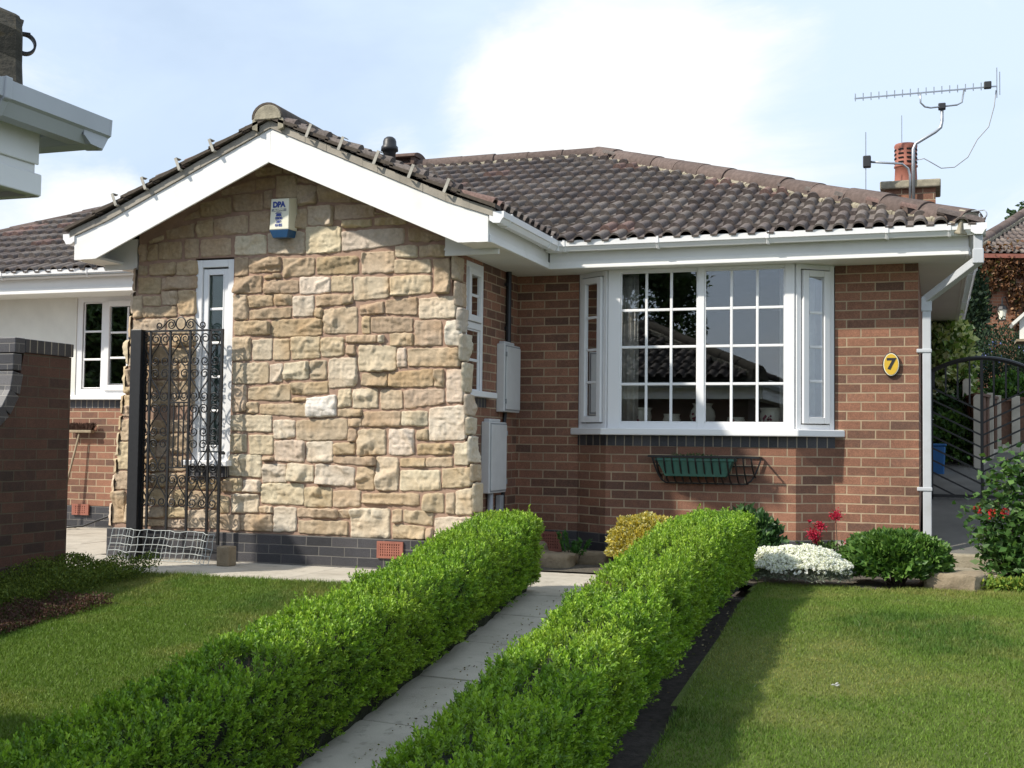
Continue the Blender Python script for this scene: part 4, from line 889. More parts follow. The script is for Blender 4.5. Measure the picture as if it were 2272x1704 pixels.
M['green_plastic'] = simple('green_plastic', (.035, .12, .09), .5, .15, 12, dirt=.3, dirtcol=(.12, .16, .13))
tr = MB()
tr.add([(-2.10, 9.99, .785), (-1.60, 9.99, .785), (-1.60, 10.10, .785), (-2.10, 10.10, .785), (-2.165, 9.968, .915), (-1.545, 9.968, .915), (-1.545, 10.11, .915), (-2.165, 10.11, .915)], [(0, 3, 2, 1), (0, 1, 5, 4), (2, 3, 7, 6), (0, 4, 7, 3), (1, 2, 6, 5), (4, 5, 6, 7)])
for x0, x1, y0, y1 in ((-2.18, -1.53, 9.958, 9.978), (-2.18, -1.53, 10.10, 10.117), (-2.18, -2.155, 9.978, 10.10), (-1.555, -1.53, 9.978, 10.10)): tr.box(x0, x1, y0, y1, .912, .934)
tag(tr.build('plant_trough', M['green_plastic'], None, bevel=.004), 'green plastic plant trough sitting in the black wall basket', 'planter')

# vases and curtains behind the bay window
M['china'] = simple('cream_china', (.80, .74, .60), .25, .05, 20)
M['rose'] = simple('painted_rose', (.25, .03, .06), .5, .4, 60)
VP = {'wide': [(.05, 0), (.085, .03), (.10, .075), (.095, .11), (.088, .13), (.10, .15), (.108, .158), (.10, .155), (.08, .13)],
      'small': [(.055, 0), (.072, .02), (.078, .055), (.066, .085), (.07, .1), (.076, .106), (.068, .102), (.06, .085)],
      'tall': [(.05, 0), (.095, .04), (.112, .085), (.10, .135), (.075, .165), (.08, .185), (.092, .195), (.084, .19), (.07, .165)],
      'low': [(.05, 0), (.075, .02), (.078, .05), (.07, .072), (.074, .08), (.066, .077), (.06, .06)]}
for kind, x, lab in (('wide', -2.405, 'cream rose-painted pot on the window board by the left curtain'), ('small', -2.13, 'small plain cream pot, second from the left on the window board'), ('tall', -1.865, 'tall rounded cream vase behind the middle window post'), ('low', -1.585, 'lowest cream bowl on the window board, right of the tall vase'), ('wide', -1.285, 'cream rose-painted pot at the right end of the window board')):
    t = thing('vase', lab, 'vase', (x, 10.40, 1.20), 'cream pots on the bay window board')
    MB().lathe(VP[kind], (x, 10.40, 1.20), 28, False).build('body', M['china'], t, True)
    if kind in ('wide', 'tall', 'low'):
        mb = MB(); rr = random.Random(int(x*100))
        for i in range(9):
            a = -math.pi/2+rr.uniform(-.45, .35)-.25; z = .075+rr.uniform(-.03, .03) if kind != 'low' else .04+rr.uniform(-.012, .012); r_ = {'wide': .1, 'tall': .112, 'low': .079}[kind]
            c = (x+r_*math.cos(a), 10.40+r_*math.sin(a), 1.20+z); s_ = rr.uniform(.006, .015)
            mb.lathe([(s_*.3, -s_), (s_, 0), (s_*.3, s_)], c, 7)
        mb.build('painted_flowers', M['rose'], t)
M['curtain'] = simple('curtain_cloth', (.70, .64, .57), .9, .12, 14)
def curtain(pts, z0, z1, label, amp=.018, per=.055):
    L_ = [0]; P_ = [Vector((*p, 0)) for p in pts]
    V, F = [], []; s = 0; m = 0
    path = []
    for a, b in zip(P_[:-1], P_[1:]):
        k = max(2, int((b-a).length/.008))
        for i in range(k): path.append(a.lerp(b, i/k))
    d = 0
    for i, p in enumerate(path):
        q = path[min(i+1, len(path)-1)]; r_ = (q-p if q != p else p-path[i-1]); d += r_.length; nn = Vector((-r_.y, r_.x, 0)).normalized()
        o = nn*(amp*math.sin(2*math.pi*d/per)+amp*.4*math.sin(2*math.pi*d/(per*2.7)+1)); V += [(p+o*.6).to_tuple()[:2]+(z1,), (p+o).to_tuple()[:2]+(z0,)]
    F = [(2*i, 2*i+1, 2*i+3, 2*i+2) for i in range(len(path)-1)]
    o = raw_mesh('curtain', np.array(V), F, M['curtain'], None, True); s = o.modifiers.new('thick', 'SOLIDIFY'); s.thickness = .004
    tag(o, label, 'curtain', 'curtains in the bay window')
curtain([(-2.90, 10.44), (-2.62, 10.25), (-2.39, 10.28)], 1.205, 2.52, 'pinkish grey curtain gathered at the left end of the bay window')
curtain([(-1.21, 10.26), (-1.08, 10.24), (-.83, 10.42)], 1.205, 2.52, 'pinkish grey curtain gathered at the right end of the bay window')

# wrought iron scroll gate
gt_ = thing('scroll_gate', 'tall black wrought iron scroll gate standing open against the stone wall', 'gate', (-6.05, 8.45, .05))
GY = 8.655
mb = MB(); mb.box(-6.322, -6.22, GY-.05, GY+.045, .05, 1.946); mb.build('post', M['black_metal'], gt_, bevel=.004)
xb = [-6.209, -6.158, -5.967, -5.777, -5.585, -5.475]
GT, GB = 1.933, .251
fm = MB()
fm.bar((xb[0], GY, GT), (xb[-1]+.01, GY, GT), .016, .016); fm.bar((xb[0], GY, GB), (xb[-1]+.01, GY, GB), .016, .016)
fm.bar((xb[0]-.008, GY, GB-.02), (xb[0]-.008, GY, GT), .018, .018, (0, 1, 0)); fm.bar((xb[-1], GY, GB-.06), (xb[-1], GY, GT), .02, .02, (0, 1, 0))
for x in xb[1:-1]: fm.bar((x, GY, GB), (x, GY, GT), .018, .016, (0, 1, 0))
fm.bar((xb[2], GY, 1.342), (xb[3], GY, 1.342), .012, .012); fm.bar((xb[2], GY, .809), (xb[3], GY, .809), .012, .012)
for i in (1, 2, 3): x = xb[2]+(xb[3]-xb[2])*i/4; fm.bar((x, GY, .809), (x, GY, 1.342), .010, .010, (0, 1, 0))
fm.bar((xb[-1], GY, .93), (xb[-1]+.045, GY, .93), .02, .02)
fm.build('frame', M['black_metal'], gt_)
def scroll_half(cx, cz, sx, sz, w_=.092, h_=.140):
    """one bar of a scroll pair: curls at both ends, bowed between; mirrored by sx, sz"""
    rT, rB = w_*.47, w_*.45; pts = []
    T_ = (-w_*.49, h_*.66); B_ = (-w_*.50, -h_*.66)
    for i in range(17):
        t = i/16; a = R(500)*(1-t); r_ = rT*(.30+.70*t); pts.append((T_[0]+r_*math.cos(a), T_[1]+r_*math.sin(a)))
    p0, p3 = (T_[0]+rT, T_[1]), (B_[0]-rB, B_[1])
    for i in range(1, 9):
        t = i/9; c1 = (p0[0], p0[1]-h_*.55); c2 = (p3[0], p3[1]+h_*.6)
        b = [(1-t)**3, 3*t*(1-t)**2, 3*t*t*(1-t), t**3]
        pts.append(tuple(b[0]*p0[k]+b[1]*c1[k]+b[2]*c2[k]+b[3]*p3[k] for k in (0, 1)))
    for i in range(17):
        t = i/16; a = math.pi+R(500)*t; r_ = rB*(1-.70*t); pts.append((B_[0]+r_*math.cos(a), B_[1]+r_*math.sin(a)))
    return [(cx+sx*u, GY, cz+sz*v) for u, v in pts]
def scr(cx, cz, sx, sz): MB_.tube(scroll_half(cx, cz, sx, sz), .0058, 5)
uh = (GT-GB)/5.8
for bi in range(len(xb)-1):
    MB_ = MB()
    a, b = xb[bi], xb[bi+1]; full = b-a > .15
    k = 0; zc = GT-.012-uh/2
    while zc-uh/2 > GB-.16:
        sz = 1 if k % 2 == 0 else -1
        inside = bi == 2 and .80 < zc < 1.36
        if not inside and zc-uh*.5 > GB-.03:
            cz_ = zc
            if full: cx = (a+b)/2; scr(cx, cz_, 1, sz); scr(cx, cz_, -1, sz)
            elif bi == 0: scr(b-.093, cz_, -1, sz)
            else: scr(a+.093, cz_, 1, sz)
        k += 1; zc -= uh
    if MB_.v: MB_.build('scrollwork', M['black_metal'], gt_)
cr = MB()
cx = -5.872
cr.tube([(cx+.045*math.cos(t), GY, GT+.06+.052*math.sin(t)) for t in np.linspace(0, 2*math.pi, 25)],   .006, 5, False)
for s in (1, -1):
    pts = []
    for i in range(15): t = i/14; a = R(-470)+R(470+90)*t; r_ = .012+.030*t; pts.append((.090+r_*math.cos(a)*-1, .052+r_*math.sin(a)))
    p0 = pts[-1]; 
    for i in range(1, 8):
        t = i/8; p3 = (.205, .018); c1 = (p0[0]+.045, p0[1]+.004); c2 = (.165, .015)
        bb = [(1-t)**3, 3*t*(1-t)**2, 3*t*t*(1-t), t**3]; pts.append(tuple(bb[0]*p0[q]+bb[1]*c1[q]+bb[2]*c2[q]+bb[3]*p3[q] for q in (0, 1)))
    for i in range(13): t = i/12; a = R(-90)+R(430)*t; r_ = .030*(1-.6*t); pts.append((.205+r_*math.cos(a), .045+r_*math.sin(a)))
    cr.tube([(cx+s*u, GY, GT+v) for u, v in pts],   .006, 5)
cr.build('crest', M['black_metal'], gt_)
# garden net tied across the foot of the gate
M['net'] = simple('pale_net_cord', (.42, .44, .42), .8, .1, 30)
mb = MB(); rr = random.Random(4)
nxx, nz = 20, 4
def npt(i, j):
    s = i/nxx; x = -6.43+1.025*s; y = 8.54-.03*math.sin(s*7)-.02*j+.05*(1-s)
    return (x+rr_x[i][j], y+.03*math.sin(i*.9), .305-.02*s-(.245-.02*s)*j/nz+rr_z[i][j])
rr_x = [[rr.uniform(-.006, .006) for j in range(nz+1)] for i in range(nxx+1)]; rr_z = [[rr.uniform(-.006, .006) for j in range(nz+1)] for i in range(nxx+1)]
for j in range(nz+1): mb.tube([npt(i, j) for i in range(nxx+1)], .0032, 4)
for i in range(nxx+1): mb.tube([npt(i, j) for j in range(nz+1)], .0032, 4)
tag(mb.build('garden_net', M['net'], None), 'pale plastic garden net stretched across the foot of the scroll gate', 'net')
tag(MB().box(-5.325, -5.215, 8.40, 8.52, .05, .205).build('concrete_block', M['sand'], None, bevel=.01), 'short brown concrete block standing at the end of the garden net', 'block')
# broom leaning on the far wall
br = thing('broom', 'wooden yard broom leaning head-up on the brick wall under the left window', 'broom', (-9.15, 11.2, .05))
M['wood'] = simple('pale_wood', (.28, .22, .14), .7, .2, 30)
M['bristle'] = simple('brown_bristle', (.055, .025, .015), .95, .4, 160, bmp=1, bscale=200)
MB().tube([(-9.16, 11.22, .05), (-8.96, 11.33, 1.10)], .012, 8).build('handle', M['wood'], br, True)
MB().box(-9.12, -8.79, 11.30, 11.36, 1.095, 1.125).build('head', M['wood'], br, bevel=.006)
mb = MB()
for i in range(260):
    x = rr.uniform(-9.115, -8.795); y = rr.uniform(11.305, 11.355); sp = (x+8.955)*.22
    mb.bar((x, y, 1.12), (x+sp+rr.uniform(-.012, .012), y+rr.uniform(-.012, .012), 1.19+rr.uniform(-.01, .02)), .004)
mb.build('bristles', M['bristle'], br)
# hose lying by the corner
hs = MB(); hs.tube([(-8.86+.05*math.cos(t), 11.1+.05*math.sin(t), .075) for t in np.linspace(0, 5, 14)]+[(-8.7, 11.1, .09), (-8.45, 11.22, .2), (-8.3, 11.3, .33)], .013, 6)
tag(hs.build('hose', M['black_plastic'], None, True), 'black hose lying at the foot of the wall near the broom', 'hose')

# aerials on the chimney
a1 = thing('tv_aerial', 'long comb-like television aerial on a cranked mast on the chimney', 'aerial', (-.22, 14.29, 3.8))
mb = MB(); A0, A1 = Vector((-.83, 14.03, 4.92)), Vector((.67, 14.53, 5.075)); mb.bar(A0, A1, .014); mb.build('boom', M['galv'], a1)
mb = MB(); el = Vector((0, 0, 1))
for i in range(17):
    p = A0.lerp(A1, .005+i/16*.885); MB().tube([p-el*.03, p+el*.055], .0065, 5).build('element', M['galv'], a1)
mb.tube([A1-el*.13, A1+el*.21], .006, 5); mb.tube([A1-el*.10+Vector((.03, 0, 0)), A1+el*.16+Vector((.03, 0, 0))], .006, 5); mb.build('reflector', M['galv'], a1)
p = A0.lerp(A1, .935); MB().box(p.x-.04, p.x+.04, p.y-.03, p.y+.03, p.z-.02, p.z+.06).build('dipole_box', M['black_plastic'], a1, bevel=.01)
mb = MB()
mb.tube([(-.215, 14.29, 3.6), (-.215, 14.29, 4.37), (-.19, 14.295, 4.43), (.02, 14.34, 4.56), (.075, 14.355, 4.61), (.09, 14.36, 4.68), (.09, 14.36, 4.87)], .019, 8)
mb.tube([A0.lerp(A1, .462), (-.135, 14.26, 4.88), (-.09, 14.275, 4.835), (-.03, 14.3, 4.825), (.25, 14.39, 4.86), (.30, 14.41, 4.89), A0.lerp(A1, .77)], .010, 6)
mb.build('mast', M['galv'], a1, True)
MB().box(.05, .13, 14.32, 14.4, 4.81, 4.88).build('clamp', M['black_plastic'], a1, bevel=.01)
mb = MB(); mb.tube([(.66, 14.53, 5.03), (.64, 14.53, 4.85), (.58, 14.52, 4.62), (.46, 14.5, 4.48), (.36, 14.46, 4.28), (.22, 14.43, 4.17), (.08, 14.4, 4.16), (-.04, 14.35, 4.23), (-.10, 14.33, 4.265), (-.18, 14.32, 4.25)], .006, 5); mb.build('cable', M['conduit'], a1, True)
a2 = thing('radio_aerial', 'thin upright dipole aerial on a bent arm left of the chimney pot', 'aerial', (-.25, 14.27, 3.8))
mb = MB(); mb.tube([(-.25, 14.275, 3.7), (-.25, 14.275, 4.08), (-.27, 14.265, 4.15), (-.33, 14.24, 4.20), (-.69, 14.10, 4.215)], .013, 7); mb.build('arm', M['galv'], a2, True)
MB().tube([(-.715, 14.10, 3.85), (-.715, 14.10, 4.55)], .006, 5).build('element', M['galv'], a2)
tag(MB().tube([(-.34, 14.45, 4.40), (-.34, 14.45, 4.80)], .005, 5).build('lightning_rod', M['galv'], None), 'thin rod standing up behind the chimney pot', 'rod')
MB().box(-.745, -.66, 14.06, 14.14, 4.15, 4.28).build('dipole_box', M['black_plastic'], a2, bevel=.01)

# side gate with chevron bars
cg = thing('side_gate', 'black iron side gate with an arched top and chevron bars', 'gate', (.41, 12.1, .55))
CX, CY = .41, 12.1
archz = lambda x: 1.875-.62*(x-CX)**2
vz = lambda x: 1.385+abs(x-CX)*.50
mb = MB(); X0, X1 = CX-.44, CX+.50
mb.tube([(x, CY, archz(x)) for x in np.linspace(X0, X1, 21)], .021, 8)
for x in (X0, X1): mb.bar((x, CY, .57), (x, CY, archz(x)), .03, .03, (0, 1, 0))
mb.bar((CX, CY, .56), (CX, CY, archz(CX)), .026, .026, (0, 1, 0)); mb.bar((X0, CY, .60), (X1, CY, .60), .03, .03)
mb.build('frame', M['black_metal'], cg)
mb = MB()
for i in range(-4, 5):
    x = CX+i*.104
    if i and X0 < x < X1: mb.bar((x, CY, vz(x)), (x, CY, archz(x)), .016, .016, (0, 1, 0))
mb.build('upright', M['black_metal'], cg)
mb = MB()
for j in range(9):
    for s, xe in ((-1, X0), (1, X1)):
        za, zb_ = 1.385-j*.112, vz(xe)-j*.112; xs2 = CX
        if za < .60:
            f = (.60-za)/(zb_-za)
            if f >= 1: continue
            xs2 = CX+(xe-CX)*f; za = .60
        mb.bar((xs2, CY, za), (xe, CY, zb_), .016, .016, (0, 1, 0))
mb.build('chevron_bar', M['black_metal'], cg)
tag(MB().box(-.118, -.035, 12.02, 12.28, .3, 1.95).build('gate_pier', M['brick2'], None), 'narrow brick pier at the hinge side of the black side gate', 'pier')
# fence beyond the gate
M['post'] = simple('concrete_post', (.46, .42, .34), .9, .15, 10, bmp=.3)
M['fence'] = simple('stained_fence_boards', (.12, .062, .038), .9, .3, 26, bmp=.4, bscale=40)
FP = [(.10, 16.95, 2.13), (.27, 15.42, 1.92), (.345, 14.9, 1.83), (.43, 13.9, 1.61), (.57, 14.58, 1.655), (.67, 15.05, 1.645), (.87, 15.1, 1.64), (1.6, 15.4, 1.7)]
fn_ = thing('garden_fence', 'stepped brown board fence with pale concrete posts beyond the side gate', 'fence', (.43, 13.9, .9))
for i, (x, y, z) in enumerate(FP):
    g_ = float(gz(x, y)); MB().add([(a, b, c) for c in (g_-.1, z-.03) for a, b in ((x-.045, y-.05), (x+.045, y-.05), (x+.045, y+.05), (x-.045, y+.05))]+[(x-.02, y-.05, z), (x+.045, y-.05, z), (x+.045, y+.05, z), (x-.02, y+.05, z)],
        [(0, 1, 5, 4), (1, 2, 6, 5), (2, 3, 7, 6), (3, 0, 4, 7), (4, 5, 9, 8), (5, 6, 10, 9), (6, 7, 11, 10), (7, 4, 8, 11), (8, 9, 10, 11)]).build('fence_post', M['post'], fn_, bevel=.006)
for a, b, z in ((0, 1, 2.02), (1, 2, 1.80), (2, 3, 1.60), (3, 4, 1.60), (4, 5, 1.60), (5, 6, 1.58), (6, 7, 1.6)):
    p, q = Vector(FP[a][:2]), Vector(FP[b][:2]); d = (q-p); L_ = d.length; d.normalize(); nn = Vector((-d.y, d.x)); p = p+d*.05; L_ -= .1
    mb = MB(); k = max(2, int(L_/.11)); g_ = float(gz(p.x, p.y))
    W_ = lambda u, dd, zz: (p.x+d.x*u+nn.x*dd, p.y+d.y*u+nn.y*dd, zz)
    for i in range(k):
        u0, u1 = L_*i/k-.004, L_*(i+1)/k+.004; o_ = .012*(i % 2)
        mb.mbox(W_, u0, u1, -.012+o_, .010+o_, g_+.16, z)
    mb.mbox(W_, 0, L_, -.03, .03, z+.001, z+.03); po = mb.build('fence_panel', M['fence'], fn_)
    MB().mbox(W_, 0, L_, -.025, .025, g_-.05, g_+.155).build('gravel_board', M['post'], po)
# blue bin behind the gate
bn = thing('bin', 'bright blue plastic bin against the house wall behind the side gate', 'bin', (.02, 13.6, .70))
MB().add([(-.10, 13.45, .68), (.085, 13.45, .68), (.085, 13.75, .68), (-.10, 13.75, .68), (-.11, 13.43, 1.06), (.105, 13.43, 1.06), (.105, 13.77, 1.06), (-.11, 13.77, 1.06)], [(0, 3, 2, 1), (4, 5, 6, 7), (0, 1, 5, 4), (1, 2, 6, 5), (2, 3, 7, 6), (3, 0, 4, 7)]).build('tub', simple('blue_bin', (.015, .11, .30), .4), bn, bevel=.015)
MB().box(-.115, .115, 13.42, 13.78, 1.061, 1.085).build('lid', bpy.data.materials['blue_bin'], bn, bevel=.008)
# sandstone blocks in the beds
def rock(name, c, s, rz, mat, label, grp=None, seed=1):
    g = np.random.default_rng(seed); n = 9
    U_ = np.linspace(-1, 1, n); V, F = [], []
    idx = {}
    def vid(p):
        k = tuple(np.round(p, 4))
        if k not in idx: idx[k] = len(V); V.append(p)
        return idx[k]
    for ax in range(3):
        for sg in (-1, 1):
            for i in range(n-1):
                for j in range(n-1):
                    q = []
                    for a, b in ((i, j), (i+1, j), (i+1, j+1), (i, j+1)):
                        p = np.zeros(3); p[ax] = sg; p[(ax+1) % 3] = U_[a]; p[(ax+2) % 3] = U_[b]; q.append(vid(p))
                    F.append(tuple(q if sg > 0 else q[::-1]))
    V = np.array(V); ln = (np.abs(V)**8).sum(1)**(1/8); V = V/ln[:, None]*np.array(s)*.5*1.03
    V = V+(vnoise(V, 7, seed)[:, None]-.5)*V*.35+(np.stack([vnoise(V, 16, seed+k) for k in range(3)], 1)-.5)*.022
    ca, sa = math.cos(rz), math.sin(rz); V = V @ np.array([[ca, sa, 0], [-sa, ca, 0], [0, 0, 1]])+np.array(c)
    o = shade_flat(raw_mesh(name, V, F, mat, None, True), 40); tag(o, label, 'stone', grp); return o
G_ = 'sandstone blocks lying in the bed'
rock('sandstone_block', (-3.0, 9.50, .10), (.52, .26, .13), .25, M['sand'], 'flat sandstone block at the end of the paved path, largest of its group', G_, 3)
rock('sandstone_block', (-2.74, 9.93, .09), (.42, .18, .12), -.12, M['sand'], 'sandstone block behind the small ferny plant, below the bay window', G_, 4)
rock('sandstone_block', (-3.22, 9.86, .12), (.32, .26, .2), .1, M['sand'], 'rounded sandstone lump by the terracotta air brick', G_, 5)
rock('sandstone_block', (.13, 9.22, .10), (.36, .28, .15), -.18, M['sand'], 'angular sandstone block at the lawn edge beside the leafy clump', G_, 6)
rock('sandstone_block', (.16, 9.68, .09), (.50, .60, .10), .1, M['kerb'], 'broad flat sandstone slab in front of the pale kerb', G_, 7)
rock('sandstone_block', (-1.28, 9.62, .22), (.16, .12, .36), .1, M['sand'], 'upright pointed stone behind the white flowers', G_, 8)
# ------------------------------------------------------------------ plants
def unit(a): return a/np.maximum(np.linalg.norm(a, axis=-1, keepdims=True), 1e-9)
def leaves(P, D, Ln, Wd, g, fold=.25, mid=.45):
    """leaf blades: each a folded four-point leaf from P along D"""
    n = len(P); D = unit(D); rv = g.normal(size=(n, 3)); S = unit(np.cross(D, rv)); Nn = np.cross(S, D)
    Ln = np.broadcast_to(Ln, n)[:, None]; Wd = np.broadcast_to(Wd, n)[:, None]
    a = P; t = P+D*Ln-Nn*Ln*.12; m = P+D*Ln*mid; l = m+S*Wd*.5+Nn*Wd*fold; r = m-S*Wd*.5+Nn*Wd*fold
    V = np.stack([a, r, t, l], 1).reshape(-1, 3); i = np.arange(n)[:, None]*4
    F = np.stack([i+np.array([0, 1, 2]), i+np.array([0, 2, 3])], 1).reshape(-1, 3)
    return V, F
def leaf_obj(name, P, D, Ln, Wd, col, g, mat, parent, fold=.25, mid=.45):
    V, F = leaves(P, D, Ln, Wd, g, fold, mid)
    return raw_mesh(name, V, F, mat, parent, False, np.repeat(col, 4, 0))
def pick(g, n, cols, wts=None, var=.22):
    c = np.array(cols)[g.choice(len(cols), n, p=wts)]; return c*g.uniform(1-var, 1+var, (n, 1))
def hedge(label, cl, width, height, n, seed, bare=(), y_end=None):
    """clipped box hedge along a plan line: cl = [(x, y)] from far to near"""
    g = np.random.default_rng(seed)
    t = thing('box_hedge', label, 'hedge', (cl[0][0], cl[0][1], .05), 'clipped box hedges along the path')
    C = np.array(cl, float); seg = np.linalg.norm(np.diff(C, axis=0), axis=1); s = np.concatenate([[0], np.cumsum(seg)]); Lt = s[-1]
    def at(u): return np.stack([np.interp(u, s, C[:, 0]), np.interp(u, s, C[:, 1])], -1)
    def shape(u, q, inset=0.0):
        """u along, q round the section (0 left foot .. 1 right foot): point and normal"""
        q = np.clip(q, 0, 1); ang = np.pi*(1-q); ex = .27
        cx, sx = np.cos(ang), np.sin(ang)
        xx = np.sign(cx)*np.abs(cx)**ex; zz = np.abs(sx)**ex
        # round both ends off
        e = np.minimum(np.clip(u/.22, 0, 1), np.clip((Lt-u)/.22, 0, 1)); er = np.sqrt(np.clip(1-(1-e)**2, .0, 1))*.5+.5
        wob = vnoise(np.stack([u*1.0, u*0+3, u*0], -1), .9, seed)*.10-.05; hob = vnoise(np.stack([u, u*0, u*0+8], -1), 1.3, seed+1)*.07-.035
        w2 = (width*.5*(1+wob)*(1-.10*u/Lt)-inset)*er*(.66+.34*zz**.6); h2 = (height*(1+hob)-inset)*(.72+.28*er)
        c = at(u); P = np.stack([c[:, 0]+xx*w2, c[:, 1], zz*h2], -1); P[:, 2] += gz(P[:, 0]*0-1.5, P[:, 1])
        nx = np.sign(cx)*np.abs(cx)**(2-ex); nz = np.abs(sx)**(2-ex); ny = np.where(u < .2, (1-u/.2), 0)*.9-np.where(Lt-u < .2, 1-(Lt-u)/.2, 0)*.9
        return P, unit(np.stack([nx, ny, nz], -1))
    # sprigs of small leaves spread evenly over the top and sides
    qs = np.linspace(0, 1, 400); pp, _ = shape(np.full(400, Lt*.5), qs); d = np.concatenate([[0], np.cumsum(np.linalg.norm(np.diff(pp, axis=0), axis=1))]); d /= d[-1]
    K = 11; ns_ = n//K
    u = g.uniform(0, Lt, ns_); k = int(ns_*.06); u[:k] = g.uniform(0, .16, k)
    q = np.interp(g.random(ns_), d, qs)
    P, Nn = shape(u, q)
    lum = (vnoise(P, 6, seed+4)-.5)*.050+(vnoise(P, 15, seed+5)-.5)*.045
    dep = g.exponential(.018, ns_); tall = (g.random(ns_) < .05)*g.uniform(0, .04, ns_)
    P = P+Nn*(lum-dep+tall-.018)[:, None]
    ax = unit(Nn*.65+np.array([0, 0, .65])+g.normal(size=(ns_, 3))*.38)
    sl_ = g.uniform(.030, .060, ns_)
    t_ = (np.arange(K)+.6)/K; ph_ = g.uniform(0, 6.28, ns_)
    e1 = unit(np.cross(ax, g.normal(size=(ns_, 3)))); e2 = np.cross(ax, e1)
    an = ph_[:, None]+np.arange(K)[None]*2.4
    rad = e1[:, None]*np.cos(an)[..., None]+e2[:, None]*np.sin(an)[..., None]
    LP = P[:, None]+ax[:, None]*(sl_[:, None]*t_[None])[..., None]
    LD = rad*(1.0-.55*t_)[None, :, None]+ax[:, None]*(.45+.6*t_)[None, :, None]+g.normal(size=(ns_, K, 3))*.15
    base = pick(g, ns_, [(.15, .275, .022), (.20, .345, .027), (.27, .41, .040), (.09, .185, .020)], [.34, .36, .16, .14], .16)
    fresh = np.clip((vnoise(P, 2.0, seed+9)-.40)*3, 0, 1)[:, None]*g.uniform(.3, 1, (ns_, 1)); base = base*(1-.45*fresh)+np.array([.27, .36, .034])*.45*fresh
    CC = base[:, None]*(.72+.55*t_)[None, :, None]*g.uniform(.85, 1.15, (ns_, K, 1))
    P, D, col = LP.reshape(-1, 3), LD.reshape(-1, 3), CC.reshape(-1, 3); n = len(P)
    ln = g.uniform(.013, .021, n); wd = ln*g.uniform(.42, .56, n)
    keep = P[:, 2] > gz(P[:, 0]*0-1.5, P[:, 1])+.015
    for bx, by, br in bare: keep &= ((P[:, 0]-bx)**2+(P[:, 1]-by)**2) > br*br*(.5+vnoise(P, 14, 3))
    P, D, ln, wd, col = P[keep], D[keep], ln[keep], wd[keep], col[keep]
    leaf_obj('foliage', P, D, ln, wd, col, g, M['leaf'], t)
    # solid dark core added to block see-through, in place of real twigs
    nu, nq = int(Lt/.05), 30
    U_, Q_ = np.meshgrid(np.linspace(.03, Lt-.03, nu), np.linspace(0, 1, nq), indexing='ij'); pc, _ = shape(U_.ravel(), np.interp(Q_.ravel(), d, qs), .055)
    pc = pc+(np.stack([vnoise(pc, 14, seed+k) for k in range(3)], -1)-.5)*.03
    i = np.arange(nu*nq).reshape(nu, nq); F = [tuple(f) for f in np.stack([i[:-1, :-1], i[1:, :-1], i[1:, 1:], i[:-1, 1:]], -1).reshape(-1, 4)]
    F += [tuple(i[0]), tuple(i[-1][::-1])]
    raw_mesh('dark_core', pc, F, M['twig'], t)
    if bare:                                          # brown twigs where the hedge has died back
        V, Fb = MB(), None
        for bx, by, br in bare:
            for _ in range(120):
                a = g.uniform(0, 2*np.pi); r_ = br*np.sqrt(g.random()); x, y = bx+r_*np.cos(a), by+r_*np.sin(a); z_ = float(gz(-1.5, y))+height-.07
                V.bar((x, y, z_-.03), (x+g.normal(0, .02), y+g.normal(0, .02), z_+g.uniform(.02, .065)), .003)
        V.build('dead_twigs', M['deadwood'], t)
    return t
M['deadwood'] = simple('dead_twigs', (.17, .115, .075), .95, .3, 40)
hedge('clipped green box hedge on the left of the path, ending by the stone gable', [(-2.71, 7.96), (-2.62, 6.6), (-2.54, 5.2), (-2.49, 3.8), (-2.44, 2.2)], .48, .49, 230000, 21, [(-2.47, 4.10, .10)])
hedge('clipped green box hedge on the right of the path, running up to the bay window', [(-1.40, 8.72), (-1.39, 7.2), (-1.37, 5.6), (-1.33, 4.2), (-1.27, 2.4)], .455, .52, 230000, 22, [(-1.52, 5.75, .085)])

def bush(name, label, cat, c, rad, n, ln, wd, cols, wts, seed, mat='leaf', up_=.4, lump=.25, lf=5, depth=.25, group=None, core=True, sq=2.2, stalk=None, var=.22, aspect=None):
    """a rounded shrub: leaves through the outer part of a lumpy ellipsoid standing on the ground at c"""
    g = np.random.default_rng(seed); c = np.array(c, float); rad = np.array(rad, float)
    t = thing(name, label, cat, tuple(c), group)
    d = unit(g.normal(size=(n, 3))); d[:, 2] = np.where(d[:, 2] < -.35, -d[:, 2], d[:, 2])
    s = (np.abs(d)**sq).sum(1)**(-1/sq)
    rr = 1+(vnoise(d*2+seed, lf*.5, seed)-.5)*lump*2+(vnoise(d*2+seed, lf, seed+1)-.5)*lump
    rr = rr*(1-np.minimum(g.exponential(depth*.5, n), .8))
    P = c+np.array([0, 0, rad[2]*.9])+d*(s*rr)[:, None]*rad
    P[:, 2] = np.maximum(P[:, 2], c[2]+.01+g.uniform(0, .03, n))
    D = d*rad/np.max(rad)*.9+np.array([0, 0, up_])+g.normal(size=(n, 3))*.55
    col = pick(g, n, cols, wts, var)
    l_ = g.uniform(.7, 1.25, n)*ln
    leaf_obj('foliage', P, D, l_, l_*(wd/ln), col, g, M[mat], t, .22, .42 if aspect is None else aspect)
    if core:
        mb = MB()
        for _ in range(26):
            dd = unit(g.normal(size=3)); dd[2] = abs(dd[2])+.3; dd = unit(dd); p1 = c+np.array([0, 0, rad[2]*.35])+dd*rad*np.array([.8, .8, 1.25])*g.uniform(.7, 1.0)
            mb.tube([tuple(c+np.array([g.normal(0, .02), g.normal(0, .02), -.02])), tuple((c+p1)/2+g.normal(0, .03, 3)*rad), tuple(p1)], [.008*max(rad)/.3, .005*max(rad)/.3, .002], 5)
        mb.build('stems', M['bark'], t)
    return t, g
